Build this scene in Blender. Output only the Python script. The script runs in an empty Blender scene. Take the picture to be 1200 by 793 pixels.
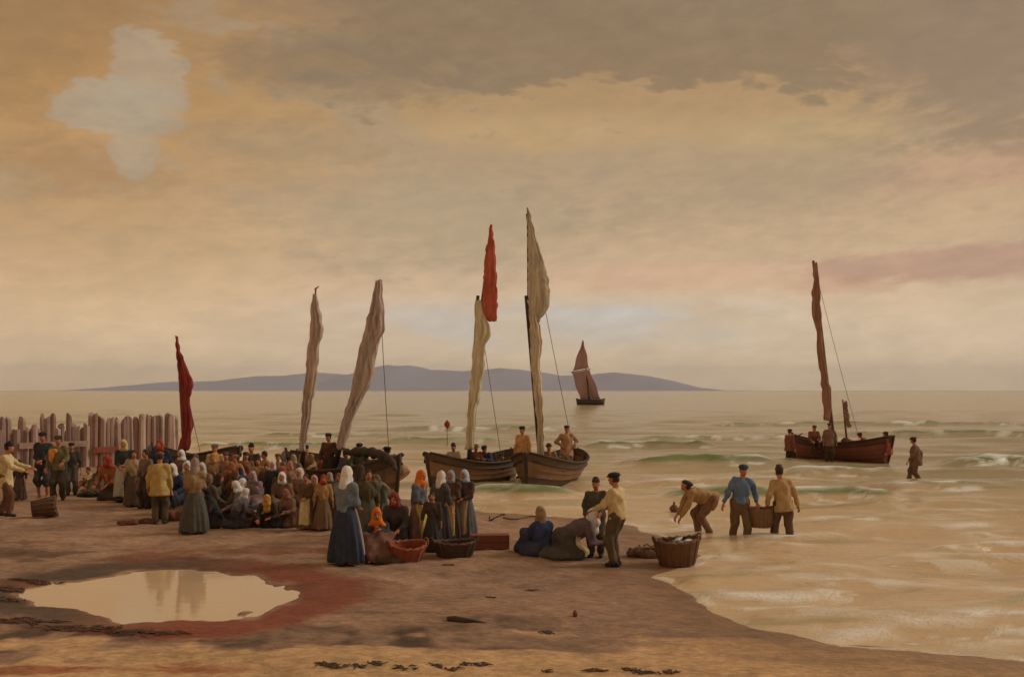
import bpy, math, random
import numpy as np
from mathutils import Vector, Matrix
random.seed(7)
rng = np.random.default_rng(7)
SC = bpy.context.scene
COL = SC.collection
R = math.radians

# ------------------------------------------------------------------ camera
CAM_H = 3.2          # eye height above the sea
F = 1200.0           # focal length in pixels of the 1200 px wide photograph
HORIZON = 457.0
cam_d = bpy.data.cameras.new('camera')
cam = bpy.data.objects.new('camera', cam_d)
COL.objects.link(cam)
cam.location = (0, 0, CAM_H)
cam.rotation_euler = (R(90), 0, 0)
cam_d.sensor_width = 36
cam_d.lens = 36.0
cam_d.shift_y = (HORIZON - 793 / 2) / 1200.0
cam_d.clip_start = 0.1
cam_d.clip_end = 60000
SC.camera = cam

# ------------------------------------------------------------------ world (evening sky with clouds)
def lin(c):
    return tuple(((v / 255) / 12.92 if v / 255 <= 0.04045 else ((v / 255 + 0.055) / 1.055) ** 2.4) for v in c)

SUN_AZ, SUN_EL = 74.0, 32.0      # degrees to the right of the view axis, behind the scene
world = bpy.data.worlds.new('World')
SC.world = world
world.use_nodes = True
WN, WL = world.node_tree.nodes, world.node_tree.links
WN.clear()

class NT:
    """small helper to chain shader nodes"""
    def __init__(s, nodes, links): s.n, s.l = nodes, links
    def put(s, sock, v):
        if hasattr(v, 'is_linked'): s.l.new(v, sock)
        elif isinstance(v, (tuple, list)):
            sock.default_value = tuple(v) + ((1.0,) if len(v) == 3 and len(sock.default_value) == 4 else ())
        else: sock.default_value = v
    def m(s, op, a, b=0.0, c=0.0, clamp=False):
        n = s.n.new('ShaderNodeMath'); n.operation = op; n.use_clamp = clamp
        s.put(n.inputs[0], a); s.put(n.inputs[1], b); s.put(n.inputs[2], c)
        return n.outputs[0]
    def mix(s, f, a, b, mode='MIX'):
        n = s.n.new('ShaderNodeMix'); n.data_type = 'RGBA'; n.blend_type = mode
        s.put(n.inputs[0], f); s.put(n.inputs[6], a); s.put(n.inputs[7], b)
        return n.outputs[2]
    def step(s, v, lo, hi, o0=0.0, o1=1.0):
        n = s.n.new('ShaderNodeMapRange'); n.interpolation_type = 'SMOOTHSTEP'
        s.put(n.inputs[0], v); s.put(n.inputs[1], lo); s.put(n.inputs[2], hi); s.put(n.inputs[3], o0); s.put(n.inputs[4], o1)
        return n.outputs[0]
    def comb(s, x, y, z):
        n = s.n.new('ShaderNodeCombineXYZ'); s.put(n.inputs[0], x); s.put(n.inputs[1], y); s.put(n.inputs[2], z)
        return n.outputs[0]
    def noise(s, vec, scale, detail=4, rough=0.55, dist=0.0):
        n = s.n.new('ShaderNodeTexNoise'); s.put(n.inputs['Vector'], vec)
        n.inputs['Scale'].default_value = scale; n.inputs['Detail'].default_value = detail
        n.inputs['Roughness'].default_value = rough; n.inputs['Distortion'].default_value = dist
        return n.outputs[0]

w = NT(WN, WL)
tc = WN.new('ShaderNodeTexCoord')
sep = WN.new('ShaderNodeSeparateXYZ'); WL.new(tc.outputs['Generated'], sep.inputs[0])
DEG = 57.29578
az = w.m('MULTIPLY', w.m('ARCTAN2', sep.outputs[0], sep.outputs[1]), DEG)     # 0 straight ahead, + to the right
el = w.m('MULTIPLY', w.m('ARCSINE', sep.outputs[2]), DEG)
nish = WN.new('ShaderNodeTexSky'); nish.sky_type = 'NISHITA'; nish.sun_disc = False
nish.sun_elevation = R(SUN_EL); nish.sun_rotation = R(SUN_AZ)
nish.dust_density = 3.0; nish.air_density = 1.2
nsc = w.mix(1.0, nish.outputs[0], (0.085,) * 3, 'MULTIPLY')
# cloud noise in angle space, long across and slightly slanting like brush-swept stratus
slant = w.m('MULTIPLY_ADD', az, 0.10, el)
v_big = w.comb(w.m('MULTIPLY', az, 0.045), w.m('MULTIPLY', slant, 0.13), 0.0)
v_mid = w.comb(w.m('MULTIPLY', az, 0.15), w.m('MULTIPLY', slant, 0.36), 3.7)
v_fin = w.comb(w.m('MULTIPLY', az, 0.50), w.m('MULTIPLY', w.m('MULTIPLY_ADD', az, -0.12, el), 1.35), 9.1)
n_big = w.noise(v_big, 1.0, 5, 0.55, 0.6)
n_mid = w.noise(v_mid, 1.0, 7, 0.6, 0.25)
n_fin = w.noise(v_fin, 1.0, 6, 0.65, 0.2)
ramp = WN.new('ShaderNodeValToRGB')
stops = [(0.0, (222, 195, 164)), (1.4, (223, 198, 168)), (3.2, (218, 193, 163)), (5.4, (208, 179, 147)),
         (8.0, (195, 165, 130)), (11.0, (184, 153, 117)), (15.0, (176, 142, 98)), (19.0, (164, 131, 90)), (24.0, (160, 134, 106)), (45.0, (184, 168, 148)), (90.0, (194, 180, 162))]
cr = ramp.color_ramp
WL.new(w.m('DIVIDE', el, 90.0, clamp=True), ramp.inputs[0])
cr.elements[0].position = 0; cr.elements[0].color = (*lin(stops[0][1]), 1)
cr.elements[1].position = 1; cr.elements[1].color = (*lin(stops[-1][1]), 1)
for e_, c_ in stops[1:-1]:
    q = cr.elements.new(e_ / 90.0); q.color = (*lin(c_), 1)
sky = ramp.outputs[0]
# warmer to the left, greyer to the right
sky = w.mix(w.m('MULTIPLY', w.step(az, -2, -26), w.step(el, 1.0, 12.0, 0.45, 1.0)), sky, w.mix(1.0, sky, (1.0, 0.86, 0.64), 'MULTIPLY'))
# clear blue gap low over the hills, where the real sky shows
gap = w.m('MULTIPLY', w.m('MULTIPLY', w.step(el, 1.7, 3.0), w.step(el, 5.6, 4.2)), w.step(w.m('ABSOLUTE', w.m('SUBTRACT', az, 2.0)), 19.0, 3.0))
gap = w.m('MULTIPLY', gap, w.step(n_mid, 0.38, 0.60, 0.15, 0.95))
sky = w.mix(w.m('MULTIPLY', gap, 0.60), sky, w.mix(0.75, nsc, lin((186, 192, 200))))
# grey-brown cloud masses
hi = w.step(el, 4.5, 11.0)
grey = w.m('MULTIPLY', w.step(w.m('ADD', n_big, w.m('MULTIPLY', w.m('SUBTRACT', n_mid, 0.5), 1.1)), 0.46, 0.60), hi)
sky = w.mix(w.m('MULTIPLY', grey, 0.60), sky, lin((160, 139, 111)))
edge = w.m('ADD', el, w.m('MULTIPLY', w.m('SUBTRACT', n_mid, 0.5), 19.0))
edge = w.m('ADD', edge, w.m('MULTIPLY', w.m('SUBTRACT', n_fin, 0.5), 3.5))
dark = w.m('MULTIPLY', w.step(edge, 15.2, 17.0), w.step(w.m('ADD', az, w.m('MULTIPLY', w.m('SUBTRACT', n_big, 0.5), 30.0)), -17, -7, 0.15, 1.0))
sky = w.mix(w.m('MULTIPLY', dark, 0.80), sky, lin((130, 108, 80)))
# rolling dark mass on the far upper right
def blob(ca, ce, ra, re, soft, wob):
    dx = w.m('DIVIDE', w.m('SUBTRACT', az, ca), ra); dy = w.m('DIVIDE', w.m('SUBTRACT', el, ce), re)
    r = w.m('SQRT', w.m('ADD', w.m('MULTIPLY', dx, dx), w.m('MULTIPLY', dy, dy)))
    r = w.m('ADD', r, w.m('MULTIPLY', w.m('SUBTRACT', n_mid, 0.5), wob))
    r = w.m('ADD', r, w.m('MULTIPLY', w.m('SUBTRACT', n_fin, 0.5), wob * 0.9))
    return w.step(r, 1.0 + soft, 1.0 - soft)
for (ca, ce, ra, re, soft, wob, c, k) in [
    (26.0, 17.5, 7.0, 5.5, 0.35, 1.6, (140, 116, 92), 0.75),
    (-27.0, 18.5, 4.0, 4.0, 0.5, 1.2, (150, 116, 72), 0.5),
    (24.0, 6.5, 9.0, 0.85, 0.35, 1.1, (182, 142, 120), 0.85),       # pink-grey bar, right
    (9.0, 6.2, 6.5, 0.75, 0.6, 1.2, (210, 168, 138), 0.7),
    (25.5, 11.0, 6.0, 0.85, 0.6, 0.9, (186, 142, 116), 0.55),
    (17.5, 5.6, 3.2, 0.5, 0.5, 0.8, (188, 136, 112), 0.45),
    (-4.5, 9.3, 8.0, 2.2, 0.6, 1.5, (168, 149, 120), 0.55),
    (12.0, 11.5, 9.0, 2.4, 0.6, 1.6, (165, 144, 114), 0.5),
    (-22.8, 11.3, 4.0, 1.2, 0.6, 1.0, (162, 124, 80), 0.7),
    (-19.4, 16.4, 1.9, 2.1, 0.14, 1.7, (172, 153, 128), 0.70),      # pale patch of cloud, upper left
    (-21.4, 14.3, 2.4, 1.5, 0.14, 1.7, (174, 156, 132), 0.75),
    (-19.9, 14.6, 2.2, 1.3, 0.16, 1.6, (172, 153, 128), 0.65),
    (-20.3, 12.4, 1.3, 1.5, 0.16, 1.3, (170, 150, 124), 0.75),
    (-9.0, 17.5, 7.0, 1.6, 0.5, 1.8, (134, 112, 84), 0.6),
    (-12.0, 13.2, 5.0, 0.9, 0.6, 1.6, (158, 136, 104), 0.5),
    (16.0, 13.6, 5.0, 0.8, 0.5, 1.5, (190, 160, 112), 0.5),
    (2.0, 14.0, 7.0, 0.9, 0.6, 1.8, (190, 156, 106), 0.55),
    (5.5, 4.2, 3.5, 0.45, 0.6, 0.9, (196, 194, 190), 0.5)]:
    sky = w.mix(w.m('MULTIPLY', blob(ca, ce, ra, re, soft, wob), k), sky, lin(c))
# streaky texture and a last share of the open sky through the cloud
sky = w.mix(w.step(n_fin, 0.25, 0.75, 0.0, 1.0), w.mix(1.0, sky, (0.93, 0.925, 0.91), 'MULTIPLY'), w.mix(1.0, sky, (1.07, 1.07, 1.06), 'MULTIPLY'))
sky = w.mix(w.step(n_mid, 0.30, 0.70, 0.0, 1.0), w.mix(1.0, sky, (0.93, 0.935, 0.94), 'MULTIPLY'), w.mix(1.0, sky, (1.07, 1.06, 1.04), 'MULTIPLY'))
sky = w.mix(0.06, sky, nsc)
sky = w.mix(w.step(el, -0.3, -6.0), sky, lin((150, 118, 86)))
bg = WN.new('ShaderNodeBackground'); WL.new(sky, bg.inputs[0]); bg.inputs[1].default_value = 1.0
wo = WN.new('ShaderNodeOutputWorld'); WL.new(bg.outputs[0], wo.inputs[0])

sun_d = bpy.data.lights.new('sun', 'SUN'); sun_d.energy = 1.5; sun_d.angle = R(24); sun_d.color = (1.0, 0.90, 0.76)
sun = bpy.data.objects.new('sun', sun_d); COL.objects.link(sun)
sdir = Vector((math.sin(R(SUN_AZ)) * math.cos(R(SUN_EL)), math.cos(R(SUN_AZ)) * math.cos(R(SUN_EL)), math.sin(R(SUN_EL))))
sun.rotation_euler = sdir.to_track_quat('Z', 'Y').to_euler()
sun.location = (60, 60, 60)

SC.view_settings.view_transform = 'Standard'
SC.view_settings.look = 'None'
SC.view_settings.exposure = 0.15
SC.view_settings.gamma = 1.0
SC.view_settings.use_curve_mapping = False
SC.cycles.use_denoising = True
SC.cycles.max_bounces = 4
SC.cycles.volume_bounces = 0
SC.cycles.diffuse_bounces = 3
SC.cycles.use_adaptive_sampling = True
SC.cycles.adaptive_threshold = 0.02

# ------------------------------------------------------------------ helpers
def mesh_obj(name, verts, faces, mat, parent=None, smooth=True, mats=None, mat_idx=None):
    me = bpy.data.meshes.new(name)
    verts = np.asarray(verts, np.float32)
    if isinstance(faces, np.ndarray) and faces.ndim == 2:
        k = faces.shape[1]; nf = len(faces)
        me.vertices.add(len(verts)); me.vertices.foreach_set('co', verts.ravel())
        me.loops.add(nf * k); me.loops.foreach_set('vertex_index', faces.astype(np.int32).ravel())
        me.polygons.add(nf)
        me.polygons.foreach_set('loop_start', np.arange(0, nf * k, k, dtype=np.int32))
        me.update(calc_edges=True)
    else:
        me.from_pydata([tuple(map(float, v)) for v in verts], [], [tuple(map(int, f)) for f in faces])
    me.validate(clean_customdata=False)
    if smooth and len(me.polygons):
        me.polygons.foreach_set('use_smooth', np.ones(len(me.polygons), bool))
    for m_ in (mats or [mat]): me.materials.append(m_)
    if mat_idx is not None and len(mat_idx) == len(me.polygons):
        me.polygons.foreach_set('material_index', np.asarray(mat_idx, np.int32))
    me.update()
    o = bpy.data.objects.new(name, me); COL.objects.link(o)
    if parent: o.parent = parent
    return o

def thing(name, loc, rz=0.0, label=None, cat=None, group=None, scale=1.0):
    o = bpy.data.objects.new(name, None); COL.objects.link(o)
    o.empty_display_size = 0.2
    o.location = loc; o.rotation_euler = (0, 0, rz); o.scale = (scale,) * 3
    return tag(o, label, cat, group)
def tag(o, label=None, cat=None, group=None, kind=None):
    if label: o['label'] = label
    if cat: o['category'] = cat
    if group: o['group'] = group
    if kind: o['kind'] = kind
    return o

_tab = rng.random((256, 256))
def vnoise(x, y, seed=0):
    x = np.asarray(x, float) + seed * 17.3; y = np.asarray(y, float) + seed * 31.7
    xi = np.floor(x).astype(int); yi = np.floor(y).astype(int); fx = x - xi; fy = y - yi
    fx = fx * fx * (3 - 2 * fx); fy = fy * fy * (3 - 2 * fy)
    a = _tab[xi & 255, yi & 255]; b = _tab[(xi + 1) & 255, yi & 255]; c = _tab[xi & 255, (yi + 1) & 255]; d = _tab[(xi + 1) & 255, (yi + 1) & 255]
    return (a * (1 - fx) + b * fx) * (1 - fy) + (c * (1 - fx) + d * fx) * fy
def fbm(x, y, oct=4, seed=0):
    s = 0; a = 0.5; f = 1.0
    for i in range(oct):
        s = s + a * vnoise(np.asarray(x) * f, np.asarray(y) * f, seed + i); a *= 0.5; f *= 2.03
    return s / (1 - 0.5 ** oct)
def sstep(x, a, b):
    t = np.clip((x - a) / (b - a), 0, 1); return t * t * (3 - 2 * t)

# ------------------------------------------------------------------ materials
def new_mat(name):
    m_ = bpy.data.materials.new(name); m_.use_nodes = True
    nt = m_.node_tree; nt.nodes.clear()
    out = nt.nodes.new('ShaderNodeOutputMaterial'); p = nt.nodes.new('ShaderNodeBsdfPrincipled')
    nt.links.new(p.outputs[0], out.inputs[0])
    return m_, NT(nt.nodes, nt.links), p
def add_bump(t, p, h, strength, dist):
    b = t.n.new('ShaderNodeBump'); b.inputs['Strength'].default_value = strength; b.inputs['Distance'].default_value = dist
    t.put(b.inputs['Height'], h); t.l.new(b.outputs[0], p.inputs['Normal'])
_mc = {}
def cloth(c, rough=0.9, var=0.28):
    key = ('c', c)
    if key in _mc: return _mc[key]
    m_, t, p = new_mat('cloth')
    x = t.n.new('ShaderNodeTexCoord').outputs['Object']
    n1 = t.noise(x, 6.0, 5, 0.65); n2 = t.noise(x, 55.0, 3, 0.6)
    f = t.m('ADD', t.m('MULTIPLY', t.m('SUBTRACT', n1, 0.5), 1.5), t.m('MULTIPLY', t.m('SUBTRACT', n2, 0.5), 0.7))
    base = lin(c)
    lo = tuple(v * (1 - var * 1.5) for v in base); hi_ = tuple(min(0.85, v * (1 + var) + 0.012) for v in base)
    t.put(p.inputs['Base Color'], t.mix(t.m('ADD', f, 0.5, clamp=True), lo, hi_))
    p.inputs['Roughness'].default_value = rough
    p.inputs['Specular IOR Level'].default_value = 0.2
    add_bump(t, p, t.m('ADD', n1, t.m('MULTIPLY', n2, 0.4)), 0.5, 0.03)
    _mc[key] = m_
    return m_
def wood(c, grain=(2, 2, 30), rough=0.8, name='wood', wet=0.0):
    key = ('w', c, grain)
    if key in _mc: return _mc[key]
    m_, t, p = new_mat(name)
    tcn = t.n.new('ShaderNodeTexCoord'); mp = t.n.new('ShaderNodeMapping'); t.l.new(tcn.outputs['Object'], mp.inputs[0])
    mp.inputs['Scale'].default_value = grain
    oi = t.n.new('ShaderNodeObjectInfo')
    n1 = t.noise(mp.outputs[0], 1.2, 6, 0.65); n2 = t.noise(tcn.outputs['Object'], 2.3, 4, 0.6)
    b = lin(c)
    col = t.mix(n1, tuple(v * 0.5 for v in b), tuple(v * 1.45 for v in b))
    col = t.mix(t.step(n2, 0.5, 0.75, 0, 0.6), col, tuple(v * 0.45 for v in b))
    col = t.mix(1.0, col, t.comb(*[t.m('MULTIPLY_ADD', oi.outputs['Random'], 0.35, 0.8)] * 3), 'MULTIPLY')
    t.put(p.inputs['Base Color'], col); p.inputs['Roughness'].default_value = rough
    add_bump(t, p, n1, 0.6, 0.02)
    _mc[key] = m_
    return m_
def plain(name, c, rough=0.7, var=0.3, scale=8.0, bump=0.4, spec=0.3):
    key = ('p', name, c)
    if key in _mc: return _mc[key]
    m_, t, p = new_mat(name)
    x = t.n.new('ShaderNodeTexCoord').outputs['Object']
    n1 = t.noise(x, scale, 5, 0.65); b = lin(c)
    t.put(p.inputs['Base Color'], t.mix(n1, tuple(v * (1 - var) for v in b), tuple(v * (1 + var) for v in b)))
    p.inputs['Roughness'].default_value = rough; p.inputs['Specular IOR Level'].default_value = spec
    add_bump(t, p, n1, bump, 0.02)
    _mc[key] = m_
    return m_
SKIN = plain('skin', (176, 112, 84), 0.6, 0.18, 14, 0.15)
EYE = plain('eye', (30, 22, 18), 0.3, 0.1, 5, 0)
LIPS = plain('lips', (130, 62, 52), 0.5, 0.1, 20, 0)

# ------------------------------------------------------------------ terrain functions
def w0(px, py, z=0.0):
    D = (CAM_H - z) * F / (py - HORIZON)
    return ((px - 600) / F * D, D)
shore_px = [(1200, 772), (1120, 768), (1050, 762), (985, 757), (930, 748), (885, 736), (850, 722), (815, 703), (788, 690), (772, 677), (790, 668), (822, 660), (818, 645), (790, 630), (740, 616), (690, 608), (620, 603), (560, 599), (470, 584), (400, 576), (300, 566), (210, 549)]
SHORE = [(90, 4.0), (40, 7.0), (14, 10.2)] + [w0(*p) for p in shore_px] + [(-24, 50), (-60, 62), (-400, 120)]
LAND = np.array(SHORE + [(-400, -60), (90, -60)])
PUD_Z = 0.10
pud_px = [(34, 689), (60, 682), (95, 679), (128, 675), (150, 668), (200, 666), (250, 669), (300, 674), (335, 684), (356, 692), (360, 698), (340, 707), (300, 716), (285, 725), (250, 731), (215, 726), (190, 729), (130, 727), (90, 716), (50, 709), (28, 700)]
PUD = np.array([w0(px, py, PUD_Z) for px, py in pud_px])

def sd_poly(X, Y, P, closed=True):
    """signed distance to polygon (negative inside)"""
    X = np.asarray(X, float); Y = np.asarray(Y, float)
    d = np.full(X.shape, 1e18); ins = np.zeros(X.shape, bool); n = len(P)
    for i in range(n):
        a = P[i]; b = P[(i + 1) % n]; e = b - a
        t = np.clip(((X - a[0]) * e[0] + (Y - a[1]) * e[1]) / (e @ e), 0, 1)
        d = np.minimum(d, (X - a[0] - t * e[0]) ** 2 + (Y - a[1] - t * e[1]) ** 2)
        c = ((a[1] <= Y) & (Y < b[1])) | ((b[1] <= Y) & (Y < a[1]))
        with np.errstate(divide='ignore', invalid='ignore'):
            xx = a[0] + (Y - a[1]) * e[0] / (e[1] if abs(e[1]) > 1e-12 else 1e-12)
        ins ^= c & (X < xx)
    d = np.sqrt(d)
    return np.where(ins, -d, d)

def ground(X, Y, full=False):
    X = np.asarray(X, float); Y = np.asarray(Y, float)
    s = sd_poly(X, Y, LAND)                        # <0 on land
    s = s + (fbm(X * 0.9, Y * 0.9, 3, 3) - 0.5) * 0.7
    land = 0.19 * (1 - np.exp(np.minimum(s, 0) / 4.0))
    sea = -0.14 * np.clip(s, 0, 6) - 0.015 * np.clip(s - 6, 0, 100)
    z = np.where(s < 0, land, sea)
    fade = sstep(-s, 0.2, 2.5)
    z = z + fade * ((fbm(X * 0.55, Y * 0.55, 3, 11) - 0.5) * 0.09 + (fbm(X * 2.1, Y * 1.6, 3, 15) - 0.5) * 0.045 + (fbm(X * 6.0, Y * 5.0, 2, 19) - 0.5) * 0.022 * sstep(-Y, -26, -18))
    tr = sstep(-s, 0.6, 2.0) * sstep(Y, 14.5, 17.5) * (1 - sstep(Y, 27, 30))          # trampled sand
    z = z + tr * ((fbm(X * 4.2, Y * 3.4, 2, 91) - 0.5) * 0.055)
    pd = sd_poly(X, Y, PUD) + (fbm(X * 2.2, Y * 1.3, 3, 5) - 0.5) * 0.55
    k = sstep(-pd, -1.1, -0.05)
    rim = PUD_Z + 0.035 * sstep(pd, 0.0, 0.35) + (fbm(X * 3, Y * 2.5, 3, 8) - 0.5) * 0.03 * sstep(pd, 0.05, 0.4)
    z = z * (1 - k) + rim * k
    z = z - 0.16 * sstep(-pd, -0.02, 0.35)
    return (z, s, pd) if full else z
def gz(x, y): return float(ground(np.array([x]), np.array([y]))[0])
def at(px, py):
    """photograph pixel -> point on the ground"""
    z = 0.12
    for _ in range(8):
        x, y = w0(px, py, z); z = gz(x, y)
    return Vector((x, y, z))

def fan_grid(Ds, us):
    D, U = np.meshgrid(Ds, us, indexing='ij')
    return U * D, D
def grid_faces(a, b):
    i = np.arange(a - 1)[:, None]; j = np.arange(b - 1)[None, :]
    q = (i * b + j); return np.stack([q, q + 1, q + b + 1, q + b], -1).reshape(-1, 4)
def rows(a, b, r, mx=1e9):
    o = [a]
    while o[-1] < b: o.append(o[-1] + min(o[-1] * r, mx))
    return o
def color_attr(o, name, arr):
    at_ = o.data.color_attributes.new(name, 'FLOAT_COLOR', 'POINT')
    at_.data.foreach_set('color', np.ascontiguousarray(arr, np.float32).ravel())

# ------------------------------------------------------------------ sand
Ds = np.array(rows(4.0, 9.5, 0.02) + rows(9.6, 30, 0.0042)[0:] + rows(30.4, 75, 0.012) + rows(80, 9500, 0.35))
us = np.concatenate([np.linspace(-2.2, -0.72, 20), np.linspace(-0.7, 0.7, 330), np.linspace(0.72, 2.2, 20)])
X, Y = fan_grid(Ds, us)
Z, S, PDs = ground(X, Y, True)
sand_v = np.stack([X, Y, Z], -1).reshape(-1, 3)
# own colours of the beach: dry pale sand, brown damp sand, rust-red silt round the pool, dark weed-stained bands
n1 = fbm(X * 0.8, Y * 0.5, 5, 21); n2 = fbm(X * 2.5, Y * 1.1, 4, 27); n3 = fbm(X * 0.35, Y * 1.6, 4, 33)
def C3(c): return np.array(lin(c))
base = C3((160, 126, 102)) * (0.72 + 0.56 * n1)[..., None]
base = base * (0.78 + 0.44 * n2)[..., None]
def over(base, c, m): return base * (1 - m[..., None]) + C3(c) * m[..., None]
line = 12.5 + (n3 - 0.5) * 3.4 + (n2 - 0.5) * 1.0 + 0.10 * X
base = over(base, (204, 164, 118), 0.85 * sstep(line - Y, -0.1, 0.35))
band = sstep(Y - line, -0.15, 0.25) * (1 - sstep(Y - line, 0.5, 1.7)) * sstep(-X, -2.2, 1.5)
base = over(base, (66, 48, 36), 0.88 * band * sstep(n2, 0.25, 0.55))
rim = sstep(PDs, 0.0, 0.12) * (1 - sstep(PDs, 0.35 + 0.5 * n1, 0.8 + 0.8 * n1))
base = over(base, (134, 60, 36), 0.90 * rim * sstep(X, -7.5, -4.0))
base = over(base, (62, 46, 36), 0.85 * rim * (1 - sstep(X, -7.0, -4.2)))
redz = sstep(fbm(X * 0.5, Y * 1.2, 4, 41), 0.50, 0.64) * sstep(-X, 0.2, 3.5) * sstep(Y, 14, 16) * (1 - sstep(Y, 19, 22))
base = over(base, (124, 70, 48), 0.7 * redz)
dkz = sstep(fbm(X * 0.7, Y * 1.5, 4, 47), 0.48, 0.60) * sstep(-X, 3.8, 6.0) * sstep(Y, 15.5, 17.0) * (1 - sstep(Y, 19, 21))
base = over(base, (84, 58, 44), 0.65 * dkz)
streak = sstep(fbm(X * 0.6, Y * 3.0, 4, 44), 0.52, 0.62) * sstep(-X, 2.4, 3.4) * (1 - sstep(Y, 11.6, 12.2))
base = over(base, (150, 70, 44), 0.7 * streak)
wet = 1 - sstep(-S, 0.1, 1.6 + 0.8 * n1)
base = over(base, (136, 98, 68), 0.7 * wet)
base = over(base, (150, 118, 84), sstep(S, 0.0, 0.3))
wet = np.maximum(wet, 0.7 * rim); wet = np.maximum(wet, 0.45 * band)
sand_c = np.concatenate([np.clip(base, 0, 1), np.clip(wet, 0, 1)[..., None]], -1).reshape(-1, 4)
m_sand, t, p = new_mat('sand')
ca = t.n.new('ShaderNodeVertexColor'); ca.layer_name = 'tint'
x = t.n.new('ShaderNodeTexCoord').outputs['Object']
mp = t.n.new('ShaderNodeMapping'); t.l.new(x, mp.inputs[0]); mp.inputs['Scale'].default_value = (0.55, 0.85, 1.0)
g1 = t.noise(mp.outputs[0], 3.0, 8, 0.7); g2 = t.noise(x, 120.0, 3, 0.7); g3 = t.noise(mp.outputs[0], 14.0, 5, 0.65)
col = t.mix(1.0, ca.outputs[0], t.comb(*[t.step(g1, 0.25, 0.75, 0.70, 1.22)] * 3), 'MULTIPLY')
col = t.mix(1.0, col, t.comb(*[t.step(g3, 0.3, 0.72, 0.76, 1.18)] * 3), 'MULTIPLY')
col = t.mix(1.0, col, t.comb(*[t.step(g2, 0.2, 0.8, 0.84, 1.14)] * 3), 'MULTIPLY')
t.put(p.inputs['Base Color'], col)
t.put(p.inputs['Roughness'], t.m('MULTIPLY_ADD', ca.outputs[1], -0.50, 0.92))
p.inputs['Specular IOR Level'].default_value = 0.35
add_bump(t, p, t.m('ADD', t.m('ADD', t.m('MULTIPLY', g1, 1.0), t.m('MULTIPLY', g3, 0.5)), t.m('MULTIPLY', g2, 0.08)), 0.9, 0.05)
sand = mesh_obj('beach', sand_v, grid_faces(len(Ds), len(us)), m_sand)
color_attr(sand, 'tint', sand_c)
tag(sand, 'brown sand beach with rust stained wet hollows', None, None, 'structure')

# tidal pool
pp = [(p_[0], p_[1]) for p_ in PUD]
cx, cy = np.mean(PUD, 0)
pv = [(cx, cy, PUD_Z - 0.012)]; nseg = 64
for i in range(nseg):
    a = 2 * math.pi * i / nseg
    pv.append((cx + 3.6 * math.cos(a), cy + 3.2 * math.sin(a), PUD_Z - 0.012))
m_pool, t, p = new_mat('pool_water')
x = t.n.new('ShaderNodeTexCoord').outputs['Object']
mp = t.n.new('ShaderNodeMapping'); t.l.new(x, mp.inputs[0]); mp.inputs['Scale'].default_value = (0.6, 2.0, 1)
p.inputs['Base Color'].default_value = (*lin((206, 178, 146)), 1)  # paleness of the reflected sky put into the base colour
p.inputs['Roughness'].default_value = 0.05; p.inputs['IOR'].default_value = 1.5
add_bump(t, p, t.noise(mp.outputs[0], 3.0, 3, 0.5), 0.10, 0.03)
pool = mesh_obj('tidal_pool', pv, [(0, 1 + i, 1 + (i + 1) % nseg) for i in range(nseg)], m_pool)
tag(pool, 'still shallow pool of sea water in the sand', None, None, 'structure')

# ------------------------------------------------------------------ sea
Ds = np.array(rows(7.5, 16, 0.012) + rows(16.15, 60, 0.0052) + rows(60.4, 160, 0.012) + rows(165, 9000, 0.06))
us = np.concatenate([np.linspace(-1.9, -0.72, 14), np.linspace(-0.7, 0.7, 330), np.linspace(0.72, 2.2, 20)])
X, Y = fan_grid(Ds, us)
Zs, S, _ = ground(X, Y, True)
H = np.zeros_like(X); foam = np.zeros_like(X)
depth = np.clip(S, 0, 60)
amp = 0.034 + 0.022 * sstep(depth, 2, 14)
for k in range(26):
    lam = 0.9 * 1.22 ** (k % 13) * (0.9 + 0.2 * rng.random()); th = rng.normal(0, 0.30) - 0.12
    kk = 2 * math.pi / lam; ph = rng.random() * 6.28
    att = np.clip((lam - 1.2 * np.maximum(Y * 0.0052, 0.08) * 3) / lam, 0, 1)
    H += att * amp * (0.35 + 0.04 * lam) * np.sin(kk * (X * math.sin(th) + Y * math.cos(th)) + ph)
H *= 1 - sstep(Y, 130, 320)
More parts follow.
